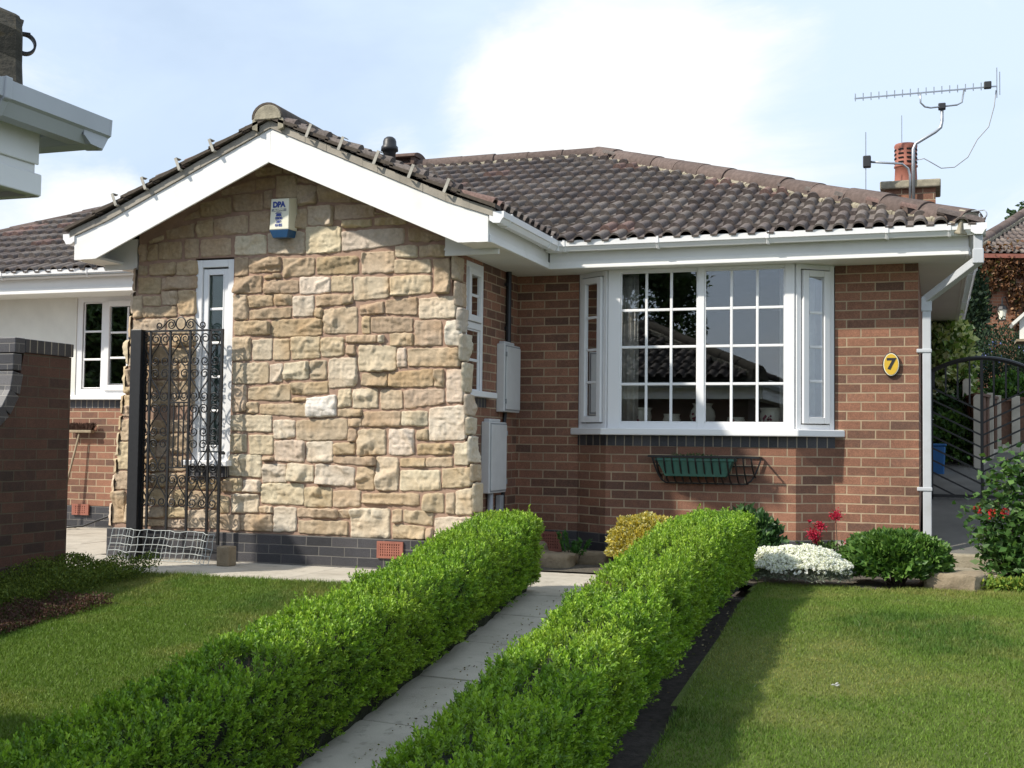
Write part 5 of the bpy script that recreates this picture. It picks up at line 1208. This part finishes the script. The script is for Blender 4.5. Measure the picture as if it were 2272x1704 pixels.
YG = [(.50, .40, .05), (.62, .54, .16), (.70, .66, .36), (.26, .25, .04)]
bush('golden_shrub', 'round yellow and cream variegated shrub behind the right hedge under the bay window', 'shrub', (-2.12, 9.5, .04), (.31, .32, .235), 16000, .026, .017, YG, [.38, .28, .18, .16], 31, up_=.25, lump=.12, depth=.16)
bush('dark_shrub', 'dark glossy green shrub with pale new tips at the far end of the right hedge', 'shrub', (-1.33, 9.32, .04), (.22, .25, .25), 4200, .055, .032, [(.03, .075, .022), (.05, .12, .03), (.16, .27, .10)], [.5, .32, .18], 32, up_=.7, lump=.35, depth=.4)
# white-flowered clump
t, g = bush('white_flowers', 'mound of white flowers with silvery leaves at the lawn edge under the bay', 'flowers', (-.92, 9.04, .045), (.34, .22, .105), 9000, .035, .006, [(.20, .23, .17), (.28, .31, .25), (.12, .15, .08)], [.45, .35, .2], 33, 'mattleaf', .5, .2, core=False)
n = 3200
d = unit(g.normal(size=(n, 3))); d[:, 2] = np.abs(d[:, 2])*.9+.10; d = unit(d); d[:, 1] = -np.abs(d[:, 1])*.8+d[:, 1]*.2
P = np.array([-.92, 9.04, .13])+unit(d)*np.array([.365, .25, .20])*(1+(vnoise(d*2, 2.5, 4)-.5)*.22)[:, None]*g.uniform(.93, 1.06, (n, 1))
P = P[(P[:, 2] > .155+.05*vnoise(P, 9, 2)) | (g.random(n) < .07)]; n = len(P)
V_, F_ = [], []
for k in range(5):
    a = 2*np.pi*k/5; nrm = unit(P-np.array([-.92, 9.2, .02])+g.normal(size=P.shape)*.05); s1 = unit(np.cross(nrm, [0, 0, 1.0])+1e-6); s2 = np.cross(nrm, s1)
    D = s1*np.cos(a)+s2*np.sin(a)+nrm*.25; v, f = leaves(P, D, .014, .014, g, .05, .6); F_.append(f+sum(len(x) for x in V_)); V_.append(v)
raw_mesh('blossom', np.concatenate(V_), np.concatenate(F_), M['petal'], t, False, np.tile([.84, .84, .83], (sum(len(x) for x in V_), 1)))
# leafy clump by the downpipe
bush('leafy_clump', 'dense low clump of divided mid-green leaves in front of the downpipe', 'plant', (-.27, 9.30, .03), (.335, .28, .20), 9000, .058, .040, [(.075, .165, .030), (.115, .22, .042), (.15, .26, .06), (.045, .11, .02)], [.35, .32, .15, .18], 34, up_=.35, lump=.16, depth=.22)
# red valerian
vt_ = thing('red_flowers', 'few thin stems with crimson flower heads against the right side of the bay', 'flowers', (-.76, 9.9, .05))
g = np.random.default_rng(8); mb = MB(); FP_ = []; cs = []
for (x, y, z, r_) in ((-.72, 9.75, .515, .05), (-.835, 9.75, .435, .045), (-.885, 9.72, .375, .055), (-.60, 9.62, .315, .05), (-.925, 9.85, .46, .012), (-.865, 9.74, .325, .035)):
    mb.tube([(x+.03+g.normal(0, .02), y+.05, .04), (x+.01, y+.02, z*.55), (x, y, z-.01)], .0035, 5)
    k = int(260*(r_/.05)**2)+12; p = np.array([x, y, z])+g.normal(size=(k, 3))*np.array([r_*.42, r_*.35, r_*.36]); FP_.append(p)
mb.build('stem', M['bark'], vt_)
P = np.concatenate(FP_); leaf_obj('flower_head', P, g.normal(size=P.shape)+[0, -.4, .4], .014, .012, pick(g, len(P), [(.52, .02, .06), (.40, .012, .045), (.60, .06, .12)]), g, M['petal'], vt_)
n = 420; P = np.stack([g.normal(-.80, .085, n), g.normal(9.78, .06, n), g.uniform(.08, .30, n)], 1)
leaf_obj('foliage', P, g.normal(size=P.shape)*.7+[0, -.2, .5], .045, .022, pick(g, n, [(.09, .17, .04), (.13, .22, .07), (.06, .12, .03)]), g, M['leaf'], vt_)
# small ferny plant by the stones
fp = thing('ferny_plant', 'small spiky green plant on thin brown stems beside the sandstone blocks', 'plant', (-2.80, 9.68, .05))
mb = MB(); Ps, Ds = [], []
for (dx, dy, h_) in ((-.10, -.02, .25), (-.05, 0, .26), (.06, .0, .20), (.12, .03, .19), (0, .05, .18), (.03, -.04, .15)):
    base = np.array([-2.80+dx*.2, 9.68, .05]); tp = np.array([-2.80+dx*1.1, 9.68+dy, .05+h_]); md = (base+tp)/2+[dx*.05, 0, .02]
    mb.tube([base, md, tp], [.006, .004, .002], 5)
    for k in np.linspace(.45, 1, 22):
        p = base*(1-k)+tp*k
        for _ in range(5): Ps.append(p+g.normal(0, .006, 3)); Ds.append((tp-base)*1.2+g.normal(0, .14, 3))
mb.build('stem', M['bark'], fp)
Ps = np.array(Ps); leaf_obj('foliage', Ps, np.array(Ds), .034, .010, pick(g, len(Ps), [(.05, .15, .03), (.08, .20, .04)]), g, M['leaf'], fp)
# plants in the trough
tp_ = thing('trough_plants', 'straggly green seedlings growing in the green trough under the bay window', 'plant', (-1.85, 10.04, .90))
n = 900; P = np.stack([g.uniform(-2.13, -1.58, n), g.uniform(9.98, 10.09, n), np.full(n, .90)], 1); hh = .025+.05*vnoise(P*[1, 1, 0], 9, 5)*(P[:, 0] > -2.05); P[:, 2] += g.uniform(0, 1, n)*hh
leaf_obj('foliage', P, g.normal(size=P.shape)*.6+[0, 0, .6], .030, .006, pick(g, n, [(.05, .11, .03), (.09, .16, .045), (.035, .075, .025)]), g, M['leaf'], tp_)
MB().box(-2.15, -1.56, 9.975, 10.10, .88, .902).build('compost', M['soil'], tp_)
# rose at the right edge
rs = thing('rose_bush', 'tall leafy rose bush with red buds at the right edge of the bed', 'shrub', (.62, 9.75, .1))
g = np.random.default_rng(41); mb = MB(); Ps, Ds = [], []
tipsr = [(.30, 9.6, .62), (.33, 9.55, .42), (.42, 9.6, .86), (.50, 9.65, .98), (.60, 9.7, .92), (.70, 9.7, 1.02), (.80, 9.75, .80), (.55, 9.5, .60), (.66, 9.5, .50), (.45, 9.55, .30), (.78, 9.55, .40), (.9, 9.7, .95), (.38, 9.6, .20), (.95, 9.6, .6), (.6, 9.45, .25)]
for x, y, z in tipsr:
    b0 = np.array([.58+g.normal(0, .05), 9.78, .08]); tpz = np.array([x, y, z]); md = (b0+tpz)/2+np.array([g.normal(0, .03), 0, .10]); pts = [b0*(1-k)**2+2*md*k*(1-k)+tpz*k*k for k in np.linspace(0, 1, 9)]
    mb.tube(pts, [.008-.0006*i for i in range(9)], 5)
    for p in pts[3:]:
        for _ in range(24): Ps.append(p+g.normal(0, .062, 3)); Ds.append(np.array([g.normal(0, .6), -.35+g.normal(0, .5), .05+g.normal(0, .4)]))
mb.build('stem', M['bark'], rs); Ps = np.array(Ps); Ds = np.array(Ds); n = len(Ps); l_ = g.uniform(.045, .082, n)
leaf_obj('foliage', Ps, Ds, l_, l_*.62, pick(g, n, [(.040, .10, .022), (.065, .145, .03), (.10, .19, .045), (.16, .24, .10)], [.34, .36, .22, .08]), g, M['leaf'], rs, .12, .5)
n = 60; P = np.concatenate([np.array(c)+g.normal(0, .014, (20, 3)) for c in ((.30, 9.55, .60), (.385, 9.5, .58), (.47, 9.5, .59))]); leaf_obj('rosebud', P, g.normal(size=P.shape)+[0, 0, .5], .024, .018, pick(g, n, [(.42, .02, .03), (.30, .05, .02)]), g, M['petal'], rs)
# low ground cover
def cover(label, n, fn, ln, wd, cols, wts, seed, hgt, name='ground_cover', mat='mattleaf'):
    g = np.random.default_rng(seed); P = fn(g, n); n = len(P); P[:, 2] = gz(P[:, 0], P[:, 1])+.005+g.uniform(0, 1, n)**.7*hgt*(.35+1.1*vnoise(P*[1, 1, 0], 7, seed))
    o = leaf_obj(name, P, g.normal(size=P.shape)*.6+[0, -.1, .75], g.uniform(.7, 1.3, n)*ln, wd, pick(g, n, cols, wts), g, M[mat], None)
    tag(o, label, 'ground cover', kind='stuff')
def left_strip(y0, y1, xa, xb, wv):
    def fn(g, n):
        y = g.uniform(y0, y1, n); s = g.uniform(0, 1, n); P = np.stack([y*0, y, y*0], 1)
        P[:, 0] = xa(y)+s*(xb(y)-xa(y)+wv*(vnoise(np.stack([y, y*0, y*0], -1), 2.2, 5)-.5)); return P
    return fn
cover('low green creeping plants along the foot of the left boundary wall', 38000, left_strip(4.6, 7.72, lambda y: -6.10+0*y, lambda y: -5.35-.12*(7.6-y), .4), .017, .011, [(.10, .145, .018), (.14, .18, .022), (.07, .11, .018)], [.45, .3, .25], 51, .13)
cover('low purplish brown creeping plants at the edge of the left lawn', 20000, left_strip(4.6, 6.75, lambda y: -5.42-.10*(7.6-y), lambda y: -5.02-.03*(7.6-y), .25), .015, .010, [(.095, .046, .038), (.12, .06, .04), (.07, .08, .025)], [.5, .25, .25], 52, .07)
cover('low yellow-green plants edging the right lawn below the rose', 9000, lambda g, n: np.stack([g.uniform(.30, 2.4, n), g.uniform(9.12, 9.42, n), np.zeros(n)], 1), .034, .022, [(.11, .20, .025), (.20, .27, .035), (.30, .33, .05)], [.5, .33, .17], 53, .085)
# clippings and fallen leaves by the hedges
g = np.random.default_rng(91); n = 520
y = g.uniform(3.2, 8.2, n); sd3 = g.random(n); x = np.where(sd3 < .4, -2.38+.05*(8-y)+np.abs(g.normal(0, .07, n)), np.where(sd3 < .6, -1.66-np.abs(g.normal(0, .06, n)), -1.20-.02*(8-y)+g.normal(0, .05, n)))
P = np.stack([x, y, gz(x*0-1.5, y)+.006], 1); D = g.normal(size=(n, 3)); D[:, 2] = np.abs(D[:, 2])*.15
o = leaf_obj('leaf_litter', P, D, g.uniform(.008, .018, n), .008, pick(g, n, [(.16, .20, .04), (.20, .15, .07), (.30, .26, .14), (.10, .08, .05)]), g, M['mattleaf'], None); tag(o, 'scattered hedge clippings and dead leaves along the foot of the hedges', 'leaf litter', kind='stuff')
g = np.random.default_rng(92); P = np.array([[-.45+g.normal(0, .008), 6.05+g.normal(0, .008), float(gz(0, 6.05))+.02] for _ in range(14)])
fe = leaf_obj('feather', P, np.array([[1, .3, .1]]*14)+g.normal(size=(14, 3))*.15, .022, .008, np.tile([.6, .6, .6], (14, 1)), g, M['petal'], None); tag(fe, 'small white feather lying on the right lawn', 'feather')
# ------------------------------------------------------------------ around the bungalow
# garage at the left, its eaves near the camera
ga = thing('garage', 'neighbouring garage with white eaves and a dark mossy hipped roof, at the left', 'garage', (-4.46, .3, -.5))
gx, gy = -2.66, 2.36                                   # right wall, far wall
MB().wall([(gx, -6), (gx, gy), (-6.26, gy), (-6.26, -6), (gx, -6)][::-1], -1.2, 1.72, .12).build('wall', M['brick2'], ga)
s_ = MB(); s_.box(-6.62, -2.31, 2.30, 2.70, 1.715, 1.735); s_.box(-2.72, -2.31, -6.3, 2.30, 1.715, 1.735); s_.box(-6.62, -6.2, -6.3, 2.30, 1.715, 1.735); s_.build('soffit', M['soffit'], ga)
f_ = MB()
for x0, x1, y0, y1, k in ((-2.325, -2.305, -6.3, 2.70, (.010, 0)), (-6.62, -2.326, 2.69, 2.71, (0, .010))):
    f_.box(x0, x1, y0, y1, 1.70, 1.93)
f_.box(-2.304, -2.292, -6.3, 2.712, 1.70, 1.76); f_.box(-2.304, -2.297, -6.3, 2.706, 1.785, 1.93); f_.box(-6.62, -2.305, 2.7105, 2.722, 1.70, 1.76)
f_.build('fascia', M['upvc_old'], ga, bevel=.006)
g_ = MB(); gb_ = MB()
gutter(g_, (-2.297, -6.2), (-2.297, 2.86), 1.94, (1, 0), (.955,), .98, cl=gb_); gutter(g_, (-2.2, 2.76), (-6.6, 2.76), 1.938, (0, 1), (), .98)
go_ = g_.build('gutter', M['grey_gutter'], ga); gb_.build('gutter_bracket', M['grey_gutter'], go_, bevel=.003)
ey, ex, ez = 2.78, -2.24, 1.985
gr = shade_flat(tiles('roof', (ex, -6.3, ez), (0, 1, 0), (-1, 0, T1), ey+6.3, 2.42, lambda x, y: (ey-y) > (ex-x)+.17, ga, seed=21, reds=.02, tone=.55))
shade_flat(tiles('roof_slope', (ex, ey, ez), (-1, 0, 0), (0, -1, T1), 4.44, 2.42, lambda x, y: ((ex-x) > (ey-y)+.17) & ((x+6.68) > (ey-y)), gr, seed=22, reds=.02, tone=.55))
a_ = (-4.46, .56, ez+T1*2.22-.015)
MB().add([(ex-.03, -6.3, ez-.015), (ex-.03, ey-.03, ez-.015), (-6.68, ey-.03, ez-.015), (-6.68, -6.3, ez-.015), a_, (-4.46, -6.3, a_[2])], [(0, 1, 4, 5), (1, 2, 4), (2, 3, 5, 4), (0, 5, 3)]).build('roof_underlay', M['twig'], gr)
hA = np.array([ex-.115, ey-.125, ez+.10]); hB = np.array([-4.46, .56, a_[2]+.085])
ridge('hip_tiles', hA, hB, gr, .105, .43, seed=31, col=(.055, .047, .034)); ridge('ridge_tiles', hB, (-4.46, -6.2, hB[2]), gr, .12, .43, seed=32, col=(.055, .047, .034))
ridge('hip_tiles', (-6.66, ey-.03, ez+.075), hB, gr, .125, .43, seed=33, col=(.055, .047, .034))
M['moss'] = simple('mossy_mortar', (.045, .040, .028), .97, .35, 22, bmp=.9, bscale=60, dirt=.6, dirtcol=(.15, .095, .02))
dv = Vector((1, 1, -.4)).normalized(); sv2 = Vector((1, -1, 0)).normalized()
mb = MB(); mb.prism([(-.19, -.14), (.19, -.14), (.125, -.05), (.115, .03), (.06, .094), (-.06, .094), (-.115, .03), (-.125, -.05)], lambda a, b, d: tuple(Vector(hA)+sv2*a+Vector((0, 0, b))+dv*d), .02, -.10); mb.build('hip_end_bedding', M['moss'], gr, bevel=.018)
scroll('hip_iron', tuple(hA+np.array([.01, .01, .055])), (1, 1, 0), .030, gr, 'black_metal', .024)

# boundary wall with the swept top on the left
bw = thing('boundary_wall', 'tall dark brick garden wall with a blue brick coping and curved step at the left', 'wall', (-6.15, 7.2, 0))
xw0, xw1 = -6.38, -6.152
yE, yS = 7.66, 7.12                                    # far end, start of the sweep
prof = [(yE, -.4), (yE, 1.645), (yS+.03, 1.645)]
arc = [(yS-.42+.42*math.cos(t)*1.0, 1.56-.50*math.sin(t)) for t in np.linspace(0, math.pi/2, 9)]
arc = [(yS-.50*(1-math.cos(t)), 1.50-.46*math.sin(t)) for t in np.linspace(0, math.pi/2, 10)]
prof += arc+[(2.95, 1.04), (2.95, -.8), (yE, -.8)]
MB().prism(prof[1:], lambda a, b, d: (d, a, b), xw0, xw1).build('brickwork', M['brick2'], bw)
cp_ = MB(); cp_.box(xw0-.012, xw1+.012, yS+.03, yE+.01, 1.648, 1.745)
cp_.build('coping', M['soldier'], bw, bevel=.004)
hd = MB(); hd.box(xw0-.012, xw1+.012, yS-.075, yS+.028, 1.640, 1.747)
pr_ = [(yS-.02, 1.637)]+arc
for i, (a, b) in enumerate(zip(arc[:-1:2], arc[2::2])):
    A_, B_ = Vector((0, *a)), Vector((0, *b)); tn = (B_-A_).normalized(); nn = Vector((0, -tn.z, tn.y)); nn = nn if nn.y < 0 else -nn
    e = .006
    hd.add([(x, *(A_+tn*e+nn*k).yz) for x in (xw0-.01, xw1+.01) for k in (-.02, .085)]+[(x, *(B_-tn*e+nn*k).yz) for x in (xw0-.01, xw1+.01) for k in (-.02, .085)], [(0, 1, 3, 2), (4, 6, 7, 5), (0, 4, 5, 1), (2, 3, 7, 6), (0, 2, 6, 4), (1, 5, 7, 3)])
hd.box(xw0-.012, xw1+.012, yS-.09, yS-.004, 1.515, 1.632)
for i in range(40):
    y = arc[-1][0]-.01-.105*i
    if y < 3.1: break
    hd.box(xw0-.01, xw1+.01, y-.098, y, 1.02, 1.128)
hd.build('swept_coping', M['blue'], bw, bevel=.005)
MB().lathe([(.016, 0), (.016, .004)], (0, 0, 0), 12).build('brick_hole', M['dark'], bw).matrix_local = Matrix.Translation(Vector((-6.30, yS-.078, 1.695))-bw.location) @ Matrix.Rotation(R(90), 4, 'X')
o = MB().lathe([(.016, 0), (.016, .004)], (0, 0, 0), 12).build('brick_hole', M['dark'], bw); o.matrix_local = Matrix.Translation(Vector((-6.235, yS-.078, 1.695))-bw.location) @ Matrix.Rotation(R(90), 4, 'X')

# house up the slope on the right, with its creeper and lantern
nh = thing('neighbour_house', 'orange brick house with a tiled roof up the slope beyond the side gate', 'house', (2.5, 34, 2.5))
MB().wall([(.75, 42), (.97, 31.9), (9, 34.4)], 1.5, 5.66, .2).build('wall', M['brick3'], nh)
fm2 = MB(); fm2.bar((.85, 31.65, 5.70), (9.1, 34.2, 5.70), .06, .10); fm2.build('gutter', M['terracotta'], nh)
uv = Vector((8.03, 2.5, 0)).normalized(); vv = Vector((-uv.y, uv.x, 0))
def nk(x, y):
    px, py = x-.75, y-31.6; a = px*uv.x+py*uv.y; b = px*vv.x+py*vv.y
    return a > b*.85
nr = tiles('roof', (.75, 31.6, 5.74), tuple(uv), (vv.x, vv.y, .5), 8.2, 4.2, nk, nh, seed=41, tone=1.3, pitch=.17)
MB().add([(.75, 31.6, 5.72), tuple(Vector((.75, 31.6, 5.72))+uv*8.2), tuple(Vector((.75, 31.6, 5.72))+uv*8.2+vv*3.7+Vector((0, 0, 1.85))), tuple(Vector((.75, 31.6, 5.72))+uv*3.2+vv*3.7+Vector((0, 0, 1.85)))], [(0, 1, 2, 3)]).build('roof_underlay', M['twig'], nr)
q0 = Vector((.75, 31.6, 5.84)); ridge('hip_tiles', tuple(q0), tuple(q0+uv*3.2+vv*3.7+Vector((0, 0, 1.85))), nr, .15, .5, seed=42)
g = np.random.default_rng(61)
ck = thing('creeper', 'reddish brown leafy creeper hanging on the orange brick house', 'creeper', (1.8, 32.0, 4.2))
n = 5200; a = g.uniform(0, 3.4, n); b = g.uniform(0, 1, n)
drop = .45+.75*vnoise(np.stack([a, a*0, a*0], -1), 1.6, 3)+np.exp(-((a-1.05)/.22)**2)*1.5*(g.random(n) < .7)+np.clip(a-.9, 0, 1.2)*.35
zc_ = 5.78-b*drop+(g.random(n) < .25)*g.uniform(0, .35, n)*(a > .15)*(a < 2.6)
P = np.array([.97, 31.9, 0])+np.outer(a, [uv.x, uv.y, 0])+np.outer(np.where(zc_ > 5.72, -.05, -.03-g.uniform(0, .14, n)), [vv.x, vv.y, 0]); P[:, 2] = zc_
P = P[(vnoise(P, 3.2, 8) > .30)]; n = len(P)
leaf_obj('foliage', P, g.normal(size=P.shape)*.6+[0, -.6, -.5], g.uniform(.09, .17, n), .10, pick(g, n, [(.16, .075, .04), (.24, .12, .06), (.33, .20, .11), (.10, .05, .03), (.12, .11, .04)], [.32, .28, .15, .15, .10]), g, M['leaf'], ck)
mb = MB()
for k in range(7): xx = .9+.08*k; p0 = Vector((.97, 31.85, 0))+uv*xx; mb.tube([(p0.x, p0.y, 3.0), (p0.x+g.normal(0, .05), p0.y-.03, 4.2), (p0.x+g.normal(0, .2), p0.y-.03, 5.3)], .02, 5)
mb.build('stem', M['bark'], ck)
ln_ = thing('wall_lantern', 'small carriage lantern on the orange brick wall below the creeper', 'lantern', (1.55, 31.75, 4.2))
MB().lathe([(.07, 0), (.10, .22), (.10, .24)], (1.55, 31.75, 4.14), 8).build('glass', M['cream_plastic'], ln_)
mb = MB(); mb.lathe([(.14, 0), (.10, .07), (.02, .13), (.015, .28)], (1.55, 31.75, 4.38), 8); mb.lathe([(.09, -.03), (.09, 0)], (1.55, 31.75, 4.14), 8); mb.tube([(1.55, 31.75, 4.66), (1.62, 31.82, 4.7), (1.72, 32.05, 4.5)], .015, 5); mb.build('frame', M['black_metal'], ln_)
bt = thing('bird_table', 'white bird table with a pitched roof at the right edge beyond the fence', 'bird table', (1.13, 17.2, 1.0))
mb = MB()
for s in (-1, 1): mb.add([(1.16, 17.0, 2.86), (1.16, 17.5, 2.86), (1.16+s*.22, 17.5, 2.66), (1.16+s*.22, 17.0, 2.66), (1.16, 17.0, 2.81), (1.16, 17.5, 2.81), (1.16+s*.20, 17.5, 2.625), (1.16+s*.20, 17.0, 2.625)], [(0, 1, 2, 3), (7, 6, 5, 4), (0, 3, 7, 4), (1, 5, 6, 2), (2, 6, 7, 3)])
mb.build('roof', M['render'], bt); MB().xz([(1.04, 2.45), (1.28, 2.45), (1.28, 2.70), (1.16, 2.8), (1.04, 2.70)], 17.06, 17.1).build('gable', M['render'], bt); MB().box(1.0, 1.32, 17.0, 17.5, 2.42, 2.45).build('tray', M['wood'], bt); MB().box(1.12, 1.20, 17.2, 17.28, .9, 2.42).build('post', M['wood'], bt)

# shrubs beyond the gate
bush('variegated_shrub', 'cream and green variegated shrub above the side gate beside the downpipe', 'shrub', (.12, 15.3, .95), (.34, .35, .85), 3600, .085, .065, [(.20, .30, .06), (.50, .53, .22), (.66, .68, .40), (.11, .19, .05)], [.34, .28, .20, .18], 71, up_=-.1, lump=.25, depth=.5)
t, g = bush('blue_flowered_shrub', 'dark shrub with small blue flowers in front of the orange brick house', 'shrub', (.92, 18.3, 1.1), (.60, .5, .80), 9000, .05, .018, [(.022, .045, .022), (.04, .075, .03), (.015, .03, .018)], [.4, .3, .3], 72, 'mattleaf', .35, .45, lf=6, depth=.5)
n = 900; d = unit(g.normal(size=(n, 3))); P = np.array([.92, 18.2, 1.9])+d*np.array([.56, .5, .72])*g.uniform(.8, 1.05, (n, 1)); P = P[(vnoise(P, 5, 3) > .52) & (P[:, 1] < 18.3)]
leaf_obj('blossom', P, g.normal(size=P.shape), .030, .026, pick(g, len(P), [(.12, .16, .38), (.19, .22, .46)]), g, M['petal'], t)
bush('passage_shrub', 'bright green leafy bush behind the left half of the side gate', 'shrub', (.17, 14.3, .70), (.22, .3, .36), 2600, .06, .04, [(.07, .15, .03), (.12, .22, .04), (.04, .09, .025)], [.4, .3, .3], 73, lump=.35, depth=.5)
bush('upper_passage_shrub', 'darker green bush growing over the stepped fence behind the side gate', 'shrub', (.20, 15.0, .85), (.22, .3, .45), 2600, .06, .038, [(.04, .10, .025), (.08, .16, .035), (.025, .06, .02)], [.4, .3, .3], 74, lump=.35, depth=.5)
bush('fence_shrub', 'light green bush behind the brown fence at the right edge', 'shrub', (.95, 16.0, 1.2), (.34, .3, .38), 3000, .06, .04, [(.08, .18, .03), (.14, .25, .045), (.05, .11, .03)], [.4, .3, .3], 75, lump=.3, depth=.5)
bush('dark_evergreen', 'dark narrow evergreen beyond the house corner, behind the variegated shrub', 'shrub', (.55, 24, 1.6), (.45, .5, 1.5), 5000, .10, .05, [(.012, .028, .014), (.022, .045, .02), (.035, .06, .02)], [.4, .35, .25], 76, 'mattleaf', .3, .3, depth=.5)

def tree(name, label, base, trunk_h, crowns, n, ln, cols, wts, seed, wd=.6, r0=.14):
    """tapered trunk, limbs to each crown clump, and leaves spread through the clumps"""
    g = np.random.default_rng(seed); t = thing(name, label, 'tree', base); mb = MB(); b = np.array(base, float)
    topp = b+np.array([g.normal(0, .15), g.normal(0, .15), trunk_h]); mb.tube([tuple(b-[0, 0, .2]), tuple((b+topp)/2+g.normal(0, .08, 3)), tuple(topp)], [r0, r0*.75, r0*.45], 9)
    Ps, Ds = [], []; tot = sum(c[3]**2 for c in crowns)
    for cx, cy, cz, r_ in crowns:
        c = b+np.array([cx, cy, cz]); mb.tube([tuple(topp-[0, 0, trunk_h*.25*g.random()]), tuple((topp+c)/2+g.normal(0, .12, 3)), tuple(c)], [r0*.4, r0*.25, r0*.08], 6)
        for _ in range(7): e = c+unit(g.normal(size=3))*r_*.9; mb.tube([tuple(c), tuple(e)], [r0*.10, r0*.03], 4)
        k = int(n*r_**2/tot); d = unit(g.normal(size=(k, 3))); rad = r_*(g.random(k)**.45)*(1+(vnoise(d*2+cx*5, 1.4, seed)-.5)*.7); P = c+d*rad[:, None]*np.array([1, 1, .85])
        Ps.append(P); Ds.append(d+g.normal(size=(k, 3))*.7+[0, 0, -.1])
    P = np.concatenate(Ps); D = np.concatenate(Ds); P, D = P[vnoise(P, .9/ln*.12, seed+2) > .34], D[vnoise(P, .9/ln*.12, seed+2) > .34]; k = len(P)
    leaf_obj('crown', P, D, g.uniform(.7, 1.3, k)*ln, ln*wd, pick(g, k, cols, wts), g, M['leaf'], t)
    mb.build('trunk', M['bark'], t)
DG = [(.022, .050, .020), (.040, .085, .028), (.065, .12, .035)]
tree('garden_tree', 'dark green tree behind the roof of the orange brick house', (2.9, 41, 3.0), 3.0, [(0, 0, 4.2, 1.0), (-.75, 0, 4.3, .55), (.6, 0, 5.1, .8), (-.35, 0, 5.0, .5), (-.95, .2, 3.8, .45), (.9, 0, 4.2, .9), (.1, 0, 5.5, .45)], 9000, .16, DG, [.4, .35, .25], 81)
# behind the camera: what the windows mirror
tree('street_tree', 'broad leafy tree across the road, mirrored in the bay window', (-7.5, -9.5, -.9), 2.6, [(0, 0, 5.0, 1.7), (1.0, .3, 4.4, 1.1), (-1.3, 0, 4.4, 1.3), (.3, 0, 6.2, 1.2), (1.2, 0, 5.6, 1.0), (-1.2, 0, 6.0, 1.2), (.2, 0, 7.2, .9)], 52000, .16, [(.03, .06, .018), (.055, .10, .025), (.09, .15, .04)], [.4, .35, .25], 82)
tree('street_tree', 'dense tree across the road to the left, mirrored in the left window', (-19.0, -2.0, -.6), 2.4, [(0, 0, 4.4, 1.7), (1.3, .3, 3.6, 1.2), (-1.3, 0, 4.0, 1.4), (.3, 0, 5.8, 1.2), (.8, 0, 2.8, 1.2)], 30000, .17, [(.03, .06, .018), (.055, .10, .025), (.09, .15, .04)], [.4, .35, .25], 83)
